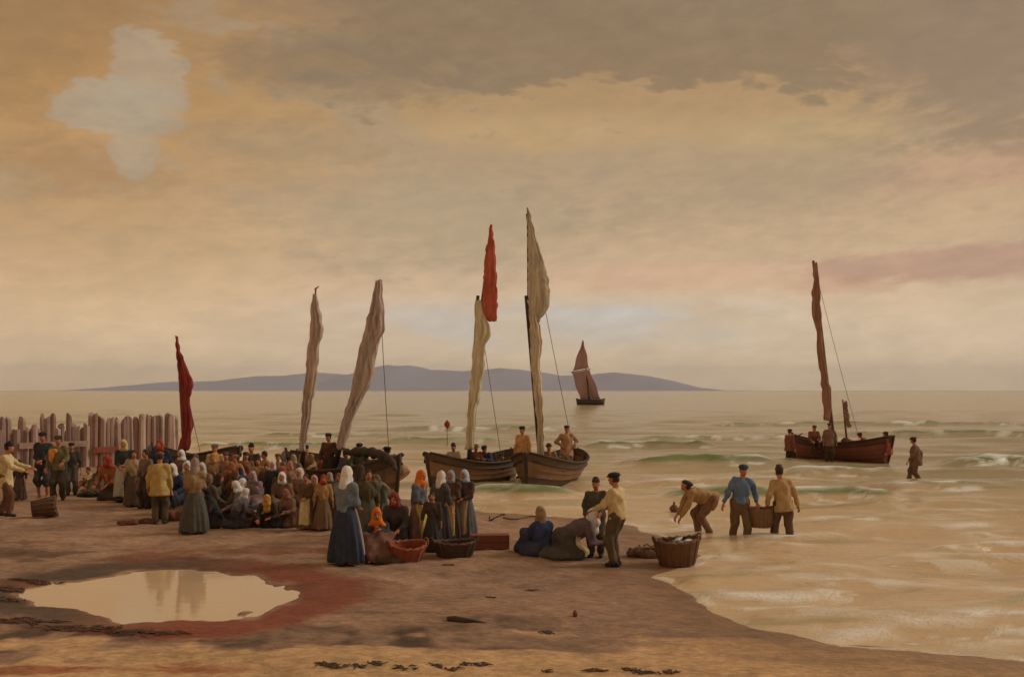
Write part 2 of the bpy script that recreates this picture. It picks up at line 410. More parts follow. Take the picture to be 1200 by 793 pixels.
def breaker(px0, px1, py, a, foam_k, seed, tilt=0.0, fw=0.46, bw=1.4):
    x0, y0 = w0(px0, py); x1, y1 = w0(px1, py)
    mid = 0.5 * (x0 + x1); half = 0.5 * (x1 - x0)
    sl = slice(int(np.searchsorted(Ds, y0 - 6)), int(np.searchsorted(Ds, y0 + 11)) + 1)      # only the rows it touches
    Xs, Ys, Hs = X[sl], Y[sl], H[sl]; x1d = Xs * 0
    yc = y0 + tilt * np.clip(Xs - mid, -half, half) + (fbm(Xs * 0.45, Ys * 0.02, 3, seed) - 0.5) * 1.7
    win = 1 - sstep(np.abs(Xs - mid) / half + (fbm(Xs * 0.9, x1d, 3, seed + 2) - 0.5) * 0.5, 0.45, 1.0)
    d = Ys - yc
    prof = np.where(d < 0, np.exp(-(d / fw) ** 2), np.exp(-(d / bw) ** 2)) * win
    aa = a * (0.65 + 0.7 * fbm(Xs * 0.7, x1d, 2, seed + 5))
    H[sl] = np.maximum(Hs, 0) * (1 - prof) + Hs * prof * 0.3 + aa * prof + np.minimum(Hs, 0) * (1 - prof)
    nf = fbm(Xs * 1.6, Ys * 2.6, 4, seed + 7); lump = fbm(Xs * 0.5, x1d, 2, seed + 9)
    f = win * foam_k * sstep(lump, 0.26, 0.52) * (sstep(d, -0.30, 0.0) * (1 - sstep(d, 0.15, 0.6)))
    lace = win * foam_k * 0.85 * sstep(lump, 0.32, 0.55) * (sstep(d, -1.6, -0.7) * (1 - sstep(d, -0.6, -0.3)))
    foam[sl] = np.maximum(foam[sl], np.clip(f * sstep(nf, 0.30, 0.55) + lace * sstep(nf, 0.50, 0.64), 0, 1))
breaker(500, 715, 584, 0.34, 0.55, 101)
breaker(560, 720, 600, 0.10, 0.6, 107, 0.1, 0.3, 0.8)
breaker(725, 1120, 586, 0.38, 0.95, 113)
breaker(1000, 1300, 602, 0.12, 0.5, 117)
breaker(690, 960, 545, 0.40, 1.0, 121, 0, 0.45, 1.8)
breaker(880, 1080, 556, 0.30, 0.9, 127, 0, 0.4, 1.5)
breaker(1080, 1330, 545, 0.42, 0.9, 131, 0, 0.45, 1.8)
breaker(640, 860, 524, 0.35, 0.9, 137, 0, 0.6, 2.2)
breaker(200, 400, 526, 0.34, 1.0, 141, 0, 0.6, 2.2)
breaker(420, 620, 519, 0.30, 0.9, 143, 0, 0.6, 2.2)
breaker(980, 1320, 510, 0.34, 0.7, 147, 0, 0.8, 3.0)
breaker(860, 1010, 632, 0.09, 0.8, 151, 0, 0.22, 0.6)
breaker(990, 1290, 655, 0.10, 0.45, 157, 0.12, 0.2, 0.7)
breaker(820, 1060, 668, 0.06, 0.35, 161, 0, 0.2, 0.6)
breaker(880, 1140, 722, 0.06, 0.4, 163, 0, 0.16, 0.5)
breaker(1080, 1330, 700, 0.07, 0.4, 167, 0, 0.16, 0.5)
breaker(930, 1250, 745, 0.035, 0.6, 171, 0.12, 0.12, 0.4)
breaker(760, 900, 655, 0.05, 0.5, 173, -0.1, 0.15, 0.4)
for (q0, q1, qy, qa, qf, qs) in [(840, 1100, 612, .06, .5, 181), (930, 1230, 622, .05, .5, 183), (1030, 1280, 640, .06, .4, 187), (820, 960, 645, .05, .5, 191), (900, 1150, 684, .05, .5, 193), (820, 980, 700, .035, .45, 197), (1000, 1290, 728, .04, .5, 199), (760, 880, 612, .05, .6, 203), (720, 1000, 566, .12, .6, 207), (1000, 1290, 572, .14, .6, 211), (700, 1000, 515, .2, .7, 213), (240, 520, 512, .2, .7, 217), (780, 1290, 498, .25, .6, 219), (420, 700, 504, .22, .6, 223)]:
    breaker(q0, q1, qy, qa * 1.4, min(1, qf * 1.7), qs, 0.05, 0.22 if qy > 590 else 0.5, 0.7 if qy > 590 else 1.8)
wl = sstep(S, 0.0, 0.6)
H *= wl
edge_n = fbm(X * 2.2, Y * 2.2, 4, 61)
lap = (1 - sstep(np.abs(S - 0.12), 0.02, 0.16)) * sstep(edge_n, 0.48, 0.62) * 0.55
foam = np.maximum(foam, lap * (Y < 60))
sea_v = np.stack([X, Y, H], -1).reshape(-1, 3)
shal = 1 - sstep(S + (fbm(X * 0.4, Y * 0.4, 3, 71) - 0.5) * 5, 2.0, 26.0)
thin = np.clip(H / np.clip(0.04 + 0.0075 * Y, 0.12, 0.30), 0, 1)
sea_c = np.stack([foam, shal, thin, np.ones_like(X)], -1).reshape(-1, 4)
m_sea, t, p = new_mat('sea_water')
ca = t.n.new('ShaderNodeVertexColor'); ca.layer_name = 'water'
sp = t.n.new('ShaderNodeSeparateColor'); t.l.new(ca.outputs[0], sp.inputs[0])
x = t.n.new('ShaderNodeTexCoord').outputs['Object']
mp = t.n.new('ShaderNodeMapping'); t.l.new(x, mp.inputs[0]); mp.inputs['Scale'].default_value = (0.45, 1.15, 1)
r1 = t.noise(mp.outputs[0], 1.6, 6, 0.62, 0.4); r2 = t.noise(mp.outputs[0], 7.0, 4, 0.6); r3 = t.noise(x, 22.0, 4, 0.65)
deep = lin((166, 152, 120)); shallow = lin((212, 182, 144)); green = lin((100, 122, 70))
col = t.mix(sp.outputs[1], deep, shallow)
mp2 = t.n.new('ShaderNodeMapping'); t.l.new(x, mp2.inputs[0]); mp2.inputs['Scale'].default_value = (0.12, 0.75, 1)
s1 = t.noise(mp2.outputs[0], 1.3, 5, 0.6, 0.3)
col = t.mix(t.step(s1, 0.55, 0.68, 0, 0.45), col, lin((124, 130, 92)))
col = t.mix(t.step(s1, 0.44, 0.34, 0, 0.40), col, lin((150, 150, 144)))
col = t.mix(t.step(sp.outputs[2], 0.45, 1.0, 0, 0.85), col, green)
mp3 = t.n.new('ShaderNodeMapping'); t.l.new(x, mp3.inputs[0]); mp3.inputs['Scale'].default_value = (0.22, 1.6, 1)
s3 = t.noise(mp3.outputs[0], 1.6, 7, 0.68, 0.5)
streaks = t.m('MULTIPLY', t.step(s3, 0.60, 0.68), t.m('MULTIPLY', sp.outputs[1], 0.55))
fm = t.m('MAXIMUM', t.m('MULTIPLY', sp.outputs[0], t.step(r3, 0.25, 0.55, 0.5, 1.15), clamp=True), streaks, clamp=True)
col = t.mix(fm, col, lin((240, 237, 230)))
t.put(p.inputs['Base Color'], col)
t.put(p.inputs['Roughness'], t.m('MULTIPLY_ADD', fm, 0.55, 0.17))
p.inputs['IOR'].default_value = 1.36
add_bump(t, p, t.m('ADD', t.m('MULTIPLY', r1, 0.8), t.m('ADD', t.m('MULTIPLY', r2, 0.22), t.m('MULTIPLY', fm, 0.25))), 0.7, 0.16)
sea = mesh_obj('sea', sea_v, grid_faces(len(Ds), len(us)), m_sea)
color_attr(sea, 'water', sea_c)
tag(sea, 'pale calm evening sea with low green breakers', None, None, 'structure')

# ------------------------------------------------------------------ hills across the water
HD = 6000.0
prof = [(90, 457.5), (130, 456), (165, 451), (200, 446), (230, 446), (262, 445), (300, 441), (340, 440), (372, 437), (405, 439), (430, 431), (455, 426), (478, 427), (505, 434), (545, 436), (585, 433), (620, 434), (655, 440), (690, 440), (722, 436), (760, 440), (790, 446), (820, 454), (850, 457.5)]
hx = np.linspace(70, 880, 260); hy = np.interp(hx, [q_[0] for q_ in prof], [q_[1] for q_ in prof])
nd = 36
Xh = np.zeros((nd, len(hx))); Yh = np.zeros_like(Xh); Zh = np.zeros_like(Xh)
for j in range(nd):
    v = j / (nd - 1); dd = HD - 900 + 2300 * v
    Xh[j] = (hx - 600) / F * HD + (v - 0.4) * 200; Yh[j] = dd
    env = math.sin(min(1, v / 0.45) * math.pi / 2) ** 1.3 if v < 0.45 else max(0.0, 1 - ((v - 0.45) / 0.55) ** 2)
    crest = (HORIZON - hy) / F * HD + 3
    nz = fbm(Xh[j] * 0.0035, Yh[j] * 0.0035, 5, 81) - 0.5
    Zh[j] = np.maximum(crest, 0) * env * (1 + 0.35 * nz * (1 - abs(env - 1) * 0.0)) - 4 + 5 * env
m_hill = plain('hill_hazed', (146, 150, 182), 0.95, 0.25, 0.004, 0.0, 0.1)  # mauve-blue of distant haze partly put into the hill colour
hills = mesh_obj('hills', np.stack([Xh, Yh, Zh], -1).reshape(-1, 3), grid_faces(nd, len(hx)), m_hill)
tag(hills, 'long low range of mauve blue hills across the water', None, None, 'structure')

# ------------------------------------------------------------------ haze
def box_mesh(name, lo, hi, mat):
    v = [(a, b, c) for a in (lo[0], hi[0]) for b in (lo[1], hi[1]) for c in (lo[2], hi[2])]
    f = [(0, 1, 3, 2), (4, 6, 7, 5), (0, 4, 5, 1), (2, 3, 7, 6), (0, 2, 6, 4), (1, 5, 7, 3)]
    return mesh_obj(name, v, f, mat, None, False)
hm = bpy.data.materials.new('haze'); hm.use_nodes = True
nt = hm.node_tree; nt.nodes.clear()
out = nt.nodes.new('ShaderNodeOutputMaterial'); pv_ = nt.nodes.new('ShaderNodeVolumePrincipled')
pv_.inputs['Color'].default_value = (0.93, 0.94, 1.0, 1); pv_.inputs['Density'].default_value = 0.00010
nt.links.new(pv_.outputs[0], out.inputs['Volume'])
haze = box_mesh('haze', (-21500, -80, -45), (21500, 9700, 215), hm)
tag(haze, 'thin bluish evening haze over the sea', None, None, 'stuff')

# ------------------------------------------------------------------ sculpting: signed distance fields -> one closed mesh
class Field:
    def __init__(s, lo, hi, h):
        s.h = h; s.lo = np.array(lo, float) - 2 * h
        s.n = np.ceil((np.array(hi, float) + 2 * h - s.lo) / h).astype(int) + 1
        s.f = np.full(s.n, 0.25, np.float32)
        s.ax = [s.lo[i] + h * np.arange(s.n[i]) for i in range(3)]
    def sl(s, lo, hi):
        a = np.clip(((np.array(lo) - s.lo) / s.h).astype(int), 0, s.n - 1); b = np.clip(((np.array(hi) - s.lo) / s.h).astype(int) + 2, 1, s.n)
        return tuple(slice(a[i], max(b[i], a[i] + 1)) for i in range(3))
    def xyz(s, sl=None):
        sl = sl or (slice(None),) * 3
        return s.ax[0][sl[0]][:, None, None], s.ax[1][sl[1]][None, :, None], s.ax[2][sl[2]][None, None, :]
    def add(s, d, sl, k):
        a = s.f[sl]
        if k > 0:
            hh = np.maximum(k - np.abs(a - d), 0) / k
            s.f[sl] = np.minimum(a, d) - hh * hh * k * 0.25
        else: s.f[sl] = np.minimum(a, d)
    def cone(s, a, b, ra, rb, k=0.03, sy=1.0):
        a = np.array(a, float); b = np.array(b, float); m_ = max(ra, rb) + k + 2 * s.h
        sl = s.sl(np.minimum(a, b) - m_, np.maximum(a, b) + m_); x, y, z = s.xyz(sl)
        e = b - a; L = max(e @ e, 1e-9)
        t = np.clip(((x - a[0]) * e[0] + (y - a[1]) * e[1] + (z - a[2]) * e[2]) / L, 0, 1)
        d = np.sqrt((x - a[0] - t * e[0]) ** 2 + ((y - a[1] - t * e[1]) / sy) ** 2 + (z - a[2] - t * e[2]) ** 2) - (ra + (rb - ra) * t)
        s.add(d * min(1, sy), sl, k)
    def ell_d(s, c, r, M, sl):
        x, y, z = s.xyz(sl); x = x - c[0]; y = y - c[1]; z = z - c[2]
        if M is not None:
            M = np.asarray(M)
            x, y, z = (M[0, 0] * x + M[1, 0] * y + M[2, 0] * z, M[0, 1] * x + M[1, 1] * y + M[2, 1] * z, M[0, 2] * x + M[1, 2] * y + M[2, 2] * z)
        k0 = np.sqrt((x / r[0]) ** 2 + (y / r[1]) ** 2 + (z / r[2]) ** 2) + 1e-6
        k1 = np.sqrt((x / r[0] ** 2) ** 2 + (y / r[1] ** 2) ** 2 + (z / r[2] ** 2) ** 2) + 1e-6
        return k0 * (k0 - 1) / k1
    def ell(s, c, r, M=None, k=0.03):
        m_ = max(r) + k + 2 * s.h; c = np.array(c, float)
        sl = s.sl(c - m_, c + m_); s.add(s.ell_d(c, r, M, sl), sl, k)
    def carve(s, c, r, M=None):
        m_ = max(r) + 2 * s.h; c = np.array(c, float); sl = s.sl(c - m_, c + m_)
        s.f[sl] = np.maximum(s.f[sl], -s.ell_d(c, r, M, sl))
    def plane(s, pt, nrm):
        """keep the side the normal points away from"""
        x, y, z = s.xyz(); n = np.array(nrm, float); n /= np.linalg.norm(n)
        s.f = np.maximum(s.f, ((x - pt[0]) * n[0] + (y - pt[1]) * n[1] + (z - pt[2]) * n[2]).astype(np.float32))
    def folds(s, amp, freq, seed):
        x, y, z = s.xyz(); ph = seed * 1.7
        s.f = s.f + (amp * (np.sin(freq * x + 3.1 * np.sin(0.35 * freq * y + ph) + ph) * np.sin(freq * 0.9 * y + 2.0 * np.sin(0.3 * freq * z) + ph * 2) + 0.6 * np.sin(freq * 0.8 * z + 2.4 * np.sin(freq * 0.5 * x + ph)))).astype(np.float32)
    def mesh(s):
        f = s.f; neg = f < 0
        nx, ny, nz = f.shape
        acc = np.zeros((nx - 1, ny - 1, nz - 1, 3), np.float32); cnt = np.zeros((nx - 1, ny - 1, nz - 1), np.float32)
        off = [(0, 0), (1, 0), (0, 1), (1, 1)]
        cs = (nx - 1, ny - 1, nz - 1)
        for ax in range(3):
            o1, o2 = [a for a in range(3) if a != ax]
            for (p_, q_) in off:
                s0 = [slice(0, cs[0]), slice(0, cs[1]), slice(0, cs[2])]
                s0[o1] = slice(p_, p_ + cs[o1]); s0[o2] = slice(q_, q_ + cs[o2])
                s1 = list(s0); s1[ax] = slice(1, 1 + cs[ax])
                A = f[tuple(s0)]; B = f[tuple(s1)]
                c = (A < 0) != (B < 0)
                t = np.where(c, A / np.where(c, A - B, 1), 0)
                acc[..., ax] += t
                acc[..., o1] += np.where(c, p_, 0); acc[..., o2] += np.where(c, q_, 0)
                cnt += c
        act = cnt > 0
        idx = np.full(act.shape, -1, np.int64); ii = np.argwhere(act); idx[act] = np.arange(len(ii))
        V = s.lo + s.h * (ii + acc[act] / cnt[act][:, None])
        Q = []
        for ax in range(3):
            o1, o2 = [(1, 2), (2, 0), (0, 1)][ax]
            sh = [slice(1, f.shape[i] - 1) for i in range(3)]; sh[ax] = slice(0, f.shape[ax] - 1)
            sh2 = list(sh); sh2[ax] = slice(1, f.shape[ax])
            A = neg[tuple(sh)]; B = neg[tuple(sh2)]
            w_ = np.argwhere(A != B)
            if not len(w_): continue
            flip = A[tuple(w_.T)]
            base = w_ + np.array([sl_.start for sl_ in sh])
            def cell(d1, d2):
                q_ = base.copy(); q_[:, o1] -= d1; q_[:, o2] -= d2
                return idx[tuple(q_.T)]
            q4 = np.stack([cell(1, 1), cell(0, 1), cell(0, 0), cell(1, 0)], 1)
            q4[~flip] = q4[~flip][:, ::-1]
            Q.append(q4)
        Q = np.concatenate(Q) if Q else np.zeros((0, 4), int)
        Q = Q[(Q >= 0).all(1)]
        return V, Q
    def build(s, name, mat, parent, mats=None, mat_fn=None):
        V, Q = s.mesh()
        if not len(Q): return None
        mi = mat_fn(V[Q].mean(1)) if mat_fn else None
        return mesh_obj(name, V, Q, mat, parent, True, mats, mi)

def ik(a, c, l1, l2, pole):
    a, c, pole = (np.array(v, float) for v in (a, c, pole))
    d = c - a; L = np.linalg.norm(d)
    if L > (l1 + l2) * 0.995: c = a + d / L * (l1 + l2) * 0.995; d = c - a; L = np.linalg.norm(d)
    L = max(L, abs(l1 - l2) + 1e-3); u = d / np.linalg.norm(d)
    x = (l1 * l1 - l2 * l2 + L * L) / (2 * L); y = math.sqrt(max(l1 * l1 - x * x, 0))
    v = pole - u * (pole @ u); v = v / (np.linalg.norm(v) + 1e-9)
    return a + u * x + v * y, c
def rot(ax, a):
    return np.array(Matrix.Rotation(a, 3, ax))

# poses for a 1.70 m figure facing +Y: pelvis, torso lean, wrists (absolute), ankles, head pitch
POSES = {
    'stand': dict(pel=(0, 0, .90), lean=3, wr=((-.27, .06, .84), (.27, .08, .84)), an=((-.10, 0, .07), (.11, .03, .07))),
    'clasp': dict(pel=(0, 0, .90), lean=4, wr=((-.05, .25, 1.02), (.05, .26, 1.00)), an=((-.10, 0, .07), (.10, .03, .07))),
    'fold': dict(pel=(0, 0, .90), lean=2, wr=((.08, .23, 1.13), (-.08, .25, 1.10)), an=((-.10, 0, .07), (.10, .03, .07))),
    'hips': dict(pel=(0, 0, .90), lean=2, wr=((-.22, .08, 1.00), (.22, .08, 1.00)), an=((-.13, 0, .07), (.13, .03, .07)), pole=(0.0, -.6, 0)),
    'reach': dict(pel=(0, 0, .89), lean=10, wr=((-.22, .52, 1.12), (.20, .50, 1.06)), an=((-.12, -.12, .07), (.12, .14, .07))),
    'give': dict(pel=(0, 0, .90), lean=5, wr=((-.18, .40, 1.02), (.25, .10, .85)), an=((-.10, 0, .07), (.11, .05, .07))),
    'carry_r': dict(pel=(0, 0, .90), lean=5, side=-6, wr=((-.34, .04, .90), (.40, .04, .78)), an=((-.11, .16, .07), (.11, -.16, .07))),
    'carry_l': dict(pel=(0, 0, .90), lean=5, side=6, wr=((-.40, .04, .78), (.34, .04, .90)), an=((-.11, -.14, .07), (.11, .16, .07))),
    'walk': dict(pel=(0, 0, .89), lean=6, wr=((-.25, .20, .90), (.26, -.12, .86)), an=((-.10, -.22, .09), (.10, .24, .07))),
    'bend': dict(pel=(0, -.12, .80), lean=72, wr=((-.16, .66, .30), (.16, .70, .26)), an=((-.13, -.10, .07), (.13, .10, .07)), hp=-25),
    'stoop': dict(pel=(0, -.05, .84), lean=42, wr=((-.14, .52, .66), (.14, .54, .62)), an=((-.12, -.06, .07), (.12, .10, .07)), hp=-5),
    'sit': dict(pel=(0, 0, .12), lean=12, wr=((-.07, .34, .49), (.06, .37, .48)), an=((-.14, .66, .07), (.14, .70, .07)), low='sit'),
    'sitlean': dict(pel=(0, 0, .14), lean=38, wr=((-.12, .58, .25), (.12, .60, .28)), an=((-.15, .46, .07), (.15, .50, .07)), low='sit', hp=-10),
    'kneel': dict(pel=(0, 0, .34), lean=22, wr=((-.14, .48, .42), (.14, .50, .40)), an=((-.13, -.30, .06), (.13, -.28, .06)), low='kneel', kn=((-.13, .22, .07), (.13, .24, .07))),
    'kneelbend': dict(pel=(0, 0, .36), lean=62, wr=((-.14, .72, .32), (.14, .74, .28)), an=((-.13, -.30, .06), (.13, -.28, .06)), low='kneel', kn=((-.13, .22, .07), (.13, .24, .07)), hp=-15),
    'bench': dict(pel=(0, 0, .50), lean=14, wr=((-.18, .42, .62), (.18, .44, .62)), an=((-.13, .40, .07), (.13, .46, .07)), low='bench'),
    'row': dict(pel=(0, 0, .50), lean=34, wr=((-.16, .60, .78), (.16, .60, .78)), an=((-.13, .40, .07), (.13, .46, .07)), low='bench'),
}
def person(base, heading, H, pose, label, d, h=0.02, group=None, seed=0, look=0.0, headpitch=None):
    """d: clothing - top, legs|skirt, apron, scarf|cap|hair, shawl, boots, smock"""
    P = POSES[pose]; rs = random.Random(seed * 13 + 5)
    root = thing('person', base, R(heading), label, 'person', group, H / 1.70)
    j = lambda a: a + rs.uniform(-.02, .02)
    pel = np.array(P['pel'], float)
    T = rot('X', -R(P['lean'] + rs.uniform(-3, 3))) @ rot('Y', R(P.get('side', 0)))
    tp = lambda x, y, z: pel + T @ np.array((x, y, z))      # torso frame
    neck = tp(0, -.005, .53); chest = tp(0, .0, .34); waist = tp(0, 0, .14)
    hp = P.get('hp', P['lean'] * 0.55) if headpitch is None else headpitch
    HM = rot('Z', R(look)) @ rot('X', -R(hp))
    hc = neck + T @ np.array((0, .015, .06)) + HM @ np.array((0, .025, .115))
    hpnt = lambda x, y, z: hc + HM @ np.array((x, y, z))
    sh = [tp(-.175, 0, .47), tp(.175, 0, .47)]; hip = [tp(-.09, 0, .0), tp(.09, 0, .0)]
    el_, wr = [], []
    for i, sgn in ((0, -1), (1, 1)):
        tgt = np.array(P['wr'][i], float) + [rs.uniform(-.025, .025) for _ in range(3)]
        pole = np.array((sgn * .5, -.7, -.4)) if 'pole' not in P else np.array((sgn * 1.0, -.5, 0))
        e, c = ik(sh[i], tgt, .29, .26, pole); el_.append(e); wr.append(c)
    kn, an = [], []
    for i, sgn in ((0, -1), (1, 1)):
        if 'kn' in P:
            kn.append(np.array(P['kn'][i], float)); an.append(np.array(P['an'][i], float))
        else:
            k_, a_ = ik(hip[i], P['an'][i], .44, .43, (sgn * .12, 1, .15 if P.get('low') else 0)); kn.append(k_); an.append(a_)
    pts = np.array([pel, neck, hc + (0, 0, .15), hc, *sh, *el_, *wr, *kn, *an])
    lo = pts.min(0) - .20; hi = pts.max(0) + .20; lo[2] = max(lo[2], -.03); lo[1] -= .1; hi[1] += .1
    fine = h <= .016
    # ---- body, one continuous surface
    B = Field(lo, hi, h)
    B.ell(tp(0, 0, .02), (.155, .11, .12), T, .05); B.cone(waist, chest, .115, .135, .08); B.ell(tp(0, 0, .33), (.165, .115, .19), T, .08)
    B.cone(tp(-.13, -.01, .46), tp(.13, -.01, .46), .065, .065, .06)
    B.cone(neck - T @ np.array((0, 0, .05)), hc - HM @ np.array((0, .03, .05)), .058, .052, .03)
    B.ell(hc, (.074, .092, .108), HM, .02); B.ell(hpnt(0, .035, -.06), (.052, .055, .055), HM, .035)
    B.cone(hpnt(0, .088, .012), hpnt(0, .108, -.022), .010, .016, .012)
    for sgn in (-1, 1):
        B.ell(hpnt(sgn * .076, -.005, -.005), (.012, .02, .03), HM, .008)
        B.carve(hpnt(sgn * .03, .098, .012), (.018, .014, .012), HM)
    for i, sgn in ((0, -1), (1, 1)):
        B.cone(sh[i], el_[i], .052, .042, .03); B.cone(el_[i], wr[i], .043, .028, .02)
        B.cone(hip[i], kn[i], .085, .056, .04); B.cone(kn[i], an[i], .056, .040, .03)
        # hand: palm, four fingers with a bend, thumb from the side of the palm
        fd = wr[i] - el_[i]; fd /= np.linalg.norm(fd) + 1e-9
        sd = np.cross(fd, (0, 0, 1)) if abs(fd[2]) < .9 else np.array((0., 1., 0)); sd -= fd * (sd @ fd); sd /= np.linalg.norm(sd)
        up = np.cross(sd, fd); up = up if (up @ np.array((0, 0, 1)) > 0 or abs(up[2]) < .2) else -up
        pc = wr[i] + fd * .055
        Mh = np.stack([sd, fd, up], 1)
        B.ell(pc, (.040, .050, .018), Mh, .015)
        fr = max(.0095, h * .72)
        for q, (o_, ln) in enumerate(((-.030, .062), (-.010, .075), (.011, .070), (.031, .055))):
            k0_ = pc + fd * .04 + sd * o_ * 1.05; k1_ = k0_ + fd * ln * .55 - up * .010; k2_ = k1_ + fd * ln * .35 - up * .028
            B.cone(k0_, k1_, fr, fr * .95, .004); B.cone(k1_, k2_, fr * .95, fr * .85, .004)
        ts = -1 if i == 0 else 1
        t0 = pc - fd * .025 + sd * .034 * ts; t1 = t0 + fd * .03 + sd * .028 * ts - up * .008; t2 = t1 + fd * .032 - up * .010
        B.cone(t0, t1, fr * 1.25, fr * 1.1, .008); B.cone(t1, t2, fr * 1.1, fr, .005)
        fdir = np.array((sgn * .2, 1, 0)) if 'kn' not in P else np.array((sgn * .1, -1, 0))
        fdir /= np.linalg.norm(fdir)
        B.cone(an[i] - fdir * .05 - (0, 0, .035), an[i] + fdir * .13 - (0, 0, .045), .036, .026, .03, 1)
    eye = [hpnt(-.03, .09, .012), hpnt(.03, .09, .012)]; mo = hpnt(0, .09, -.055)
    def face_mat(c):
        mi = np.zeros(len(c), int)
        if fine:
            for e in eye: mi[np.linalg.norm(c - e, axis=1) < .0155] = 1
            q_ = c - mo; mi[(np.abs(q_ @ HM[:, 0]) < .024) & (np.abs(q_ @ HM[:, 2]) < .008) & (q_ @ HM[:, 1] > -.03)] = 2
        return mi
    B.build('body', SKIN, root, [SKIN, EYE, LIPS], face_mat)
    hcl = max(h, .0175); hsk = max(.023, h * 1.15)
    low = P.get('low')
    # ---- legs
    if 'legs' in d:
        g = Field(lo, hi, hcl); g.ell(tp(0, 0, .02), (.195, .15, .16), T, .06)
        for i in (0, 1):
            ka = kn[i] + (an[i] - kn[i]) * d.get('leglen', .86)
            g.cone(hip[i], kn[i], .122, .092, .06); g.cone(kn[i], ka, .092, .078, .03)
        g.folds(.012, 24, seed)
        if low:
            x, y, z = g.xyz(); g.f = np.maximum(g.f, np.where(y + 0 * x < pel[1] + .15, z - pel[2] - .10, -1).astype(np.float32)); g.plane((0, 0, .012), (0, 0, -1))
        else: g.plane(tp(0, 0, .12), T @ np.array((0, 0, 1)) + (0, 0, 1))
        g.build('trousers', cloth(d['legs']), root)
        if d.get('boots'):
            for i, sgn in ((0, -1), (1, 1)):
                fdir = np.array((sgn * .2, 1, 0)); fdir /= np.linalg.norm(fdir)
                g = Field(np.minimum(an[i], kn[i]) - .26, np.maximum(an[i], kn[i]) + .26, hcl)
                g.cone(an[i], an[i] + (kn[i] - an[i]) * .35, .056, .066, .02); g.cone(an[i] - fdir * .05 - (0, 0, .025), an[i] + fdir * .15 - (0, 0, .035), .048, .040, .03)
                g.plane((0, 0, .0), (0, 0, -1)); g.build('boot', cloth(d['boots'], .6), root)
    # ---- skirt and apron
    if 'skirt' in d:
        l2 = lo.copy(); h2 = hi.copy(); l2[:2] -= .22; h2[:2] += .22; l2[2] = -.02
        g = Field(l2, h2, hsk); x, y, z = g.xyz()
        if not low:
            hem = .05; top = waist; ext = d.get('flare', .30)
            t_ = np.clip((top[2] - z) / (top[2] - hem), 0, 1)
            ax_ = top[0] * (1 - t_); ay_ = top[1] * (1 - t_) + .02 * t_ + (pel[1] * .6) * np.sin(t_ * 3.1)
            th = np.arctan2(y - ay_, x - ax_); ph = seed * 1.3
            rho = np.sqrt((x - ax_) ** 2 + ((y - ay_) / .88) ** 2)
            rr = .135 + (ext - .135) * (1 - (1 - t_) ** 1.7) * .95 + .01
            rr = rr * (1 + t_ * (  .085 * np.sin(8 * th + ph + 1.2 * np.sin(3 * th)) + .055 * np.sin(15 * th + 2.1 * ph + 2 * z)))
            g.f = ((rho - rr) * .8).astype(np.float32)
            g.f = np.maximum(g.f, np.maximum(z - top[2] - .02, hem - z + .018 * np.sin(5 * th + ph)).astype(np.float32))
            fr_ = (y - ay_) > .02
        else:
            if low == 'sit':
                g.ell((0, .22, .06), (.36, .44, .16), None, .05)
                for i in (0, 1): g.cone(hip[i], kn[i], .15, .13, .10); g.cone(kn[i], an[i], .13, .15, .08)
                mk_ = (kn[0] + kn[1]) / 2; g.cone(pel, mk_ - (0, 0, .02), .17, .13, .10); g.cone(mk_ - (0, 0, .02), (an[0] + an[1]) / 2, .13, .15, .10)
            elif low == 'kneel':
                g.ell((0, -.02, .06), (.32, .44, .17), None, .05); g.cone(pel, (0, .10, .10), .15, .20, .08)
                for i in (0, 1): g.cone(hip[i], kn[i], .135, .12, .08)
                g.cone(pel, tp(0, 0, .16), .16, .165, .06)
            else:
                for i in (0, 1): g.cone(hip[i], kn[i], .15, .14, .10); g.cone(kn[i], an[i], .14, .17, .10)
            g.cone(waist, pel, .14, .18, .06); g.folds(.022, 22, seed); g.f = np.maximum(g.f, np.where(y + 0 * x < pel[1] + .15, z - pel[2] - .17, -1).astype(np.float32)); g.plane((0, 0, .008), (0, 0, -1))
        g.build('skirt', cloth(d['skirt']), root)
        if 'apron' in d:
            a = Field(l2, h2, hsk); th_ = hsk * 1.0
            a.f = np.maximum(g.f - th_, -(g.f + th_ * .8))
            wd = d.get('apw', .17)
            wcut = np.abs(x - d.get('apx', 0)) - (wd + .05 * np.clip((.9 - z), 0, 1))
            a.f = np.maximum(a.f, np.maximum(wcut, np.maximum(.04 - y + (0 if not low else .16), (.17 if not low else .05) - z + .015 * np.sin(20 * x))).astype(np.float32))
            if low: a.f = np.maximum(a.f, (z - .40 + 0 * x + 0 * y).astype(np.float32))
            if not low: a.f = np.maximum(a.f, (z - waist[2] + .005 + 0 * x + 0 * y).astype(np.float32))
            a.build('apron', cloth(d['apron']), root)
    # ---- upper garment
    g = Field(lo, hi, hcl); lo_s = d.get('smock', 0)
    g.ell(tp(0, 0, .32), (.195, .145, .21), T, .07); g.cone(tp(0, 0, .06 - lo_s), chest, .155 + lo_s * .35, .15, .08)
    g.cone(tp(-.14, -.01, .46), tp(.14, -.01, .46), .078, .078, .06)
    if lo_s: g.ell(tp(0, 0, -.02), (.20, .155, .18), T, .06)
    for i in (0, 1):
        wa = el_[i] + (wr[i] - el_[i]) * d.get('sleeve', .86)
        g.cone(sh[i], el_[i], .074, .066, .04); g.cone(el_[i], wa, .064, .050, .025)
    g.folds(.012, 27, seed + 3)
    g.plane(tp(0, 0, .02 - lo_s), T @ np.array((0, 0, -1)))
    if low: g.plane((0, 0, .012), (0, 0, -1))
    g.build('smock' if lo_s else ('bodice' if 'skirt' in d else 'jacket'), cloth(d['top']), root)
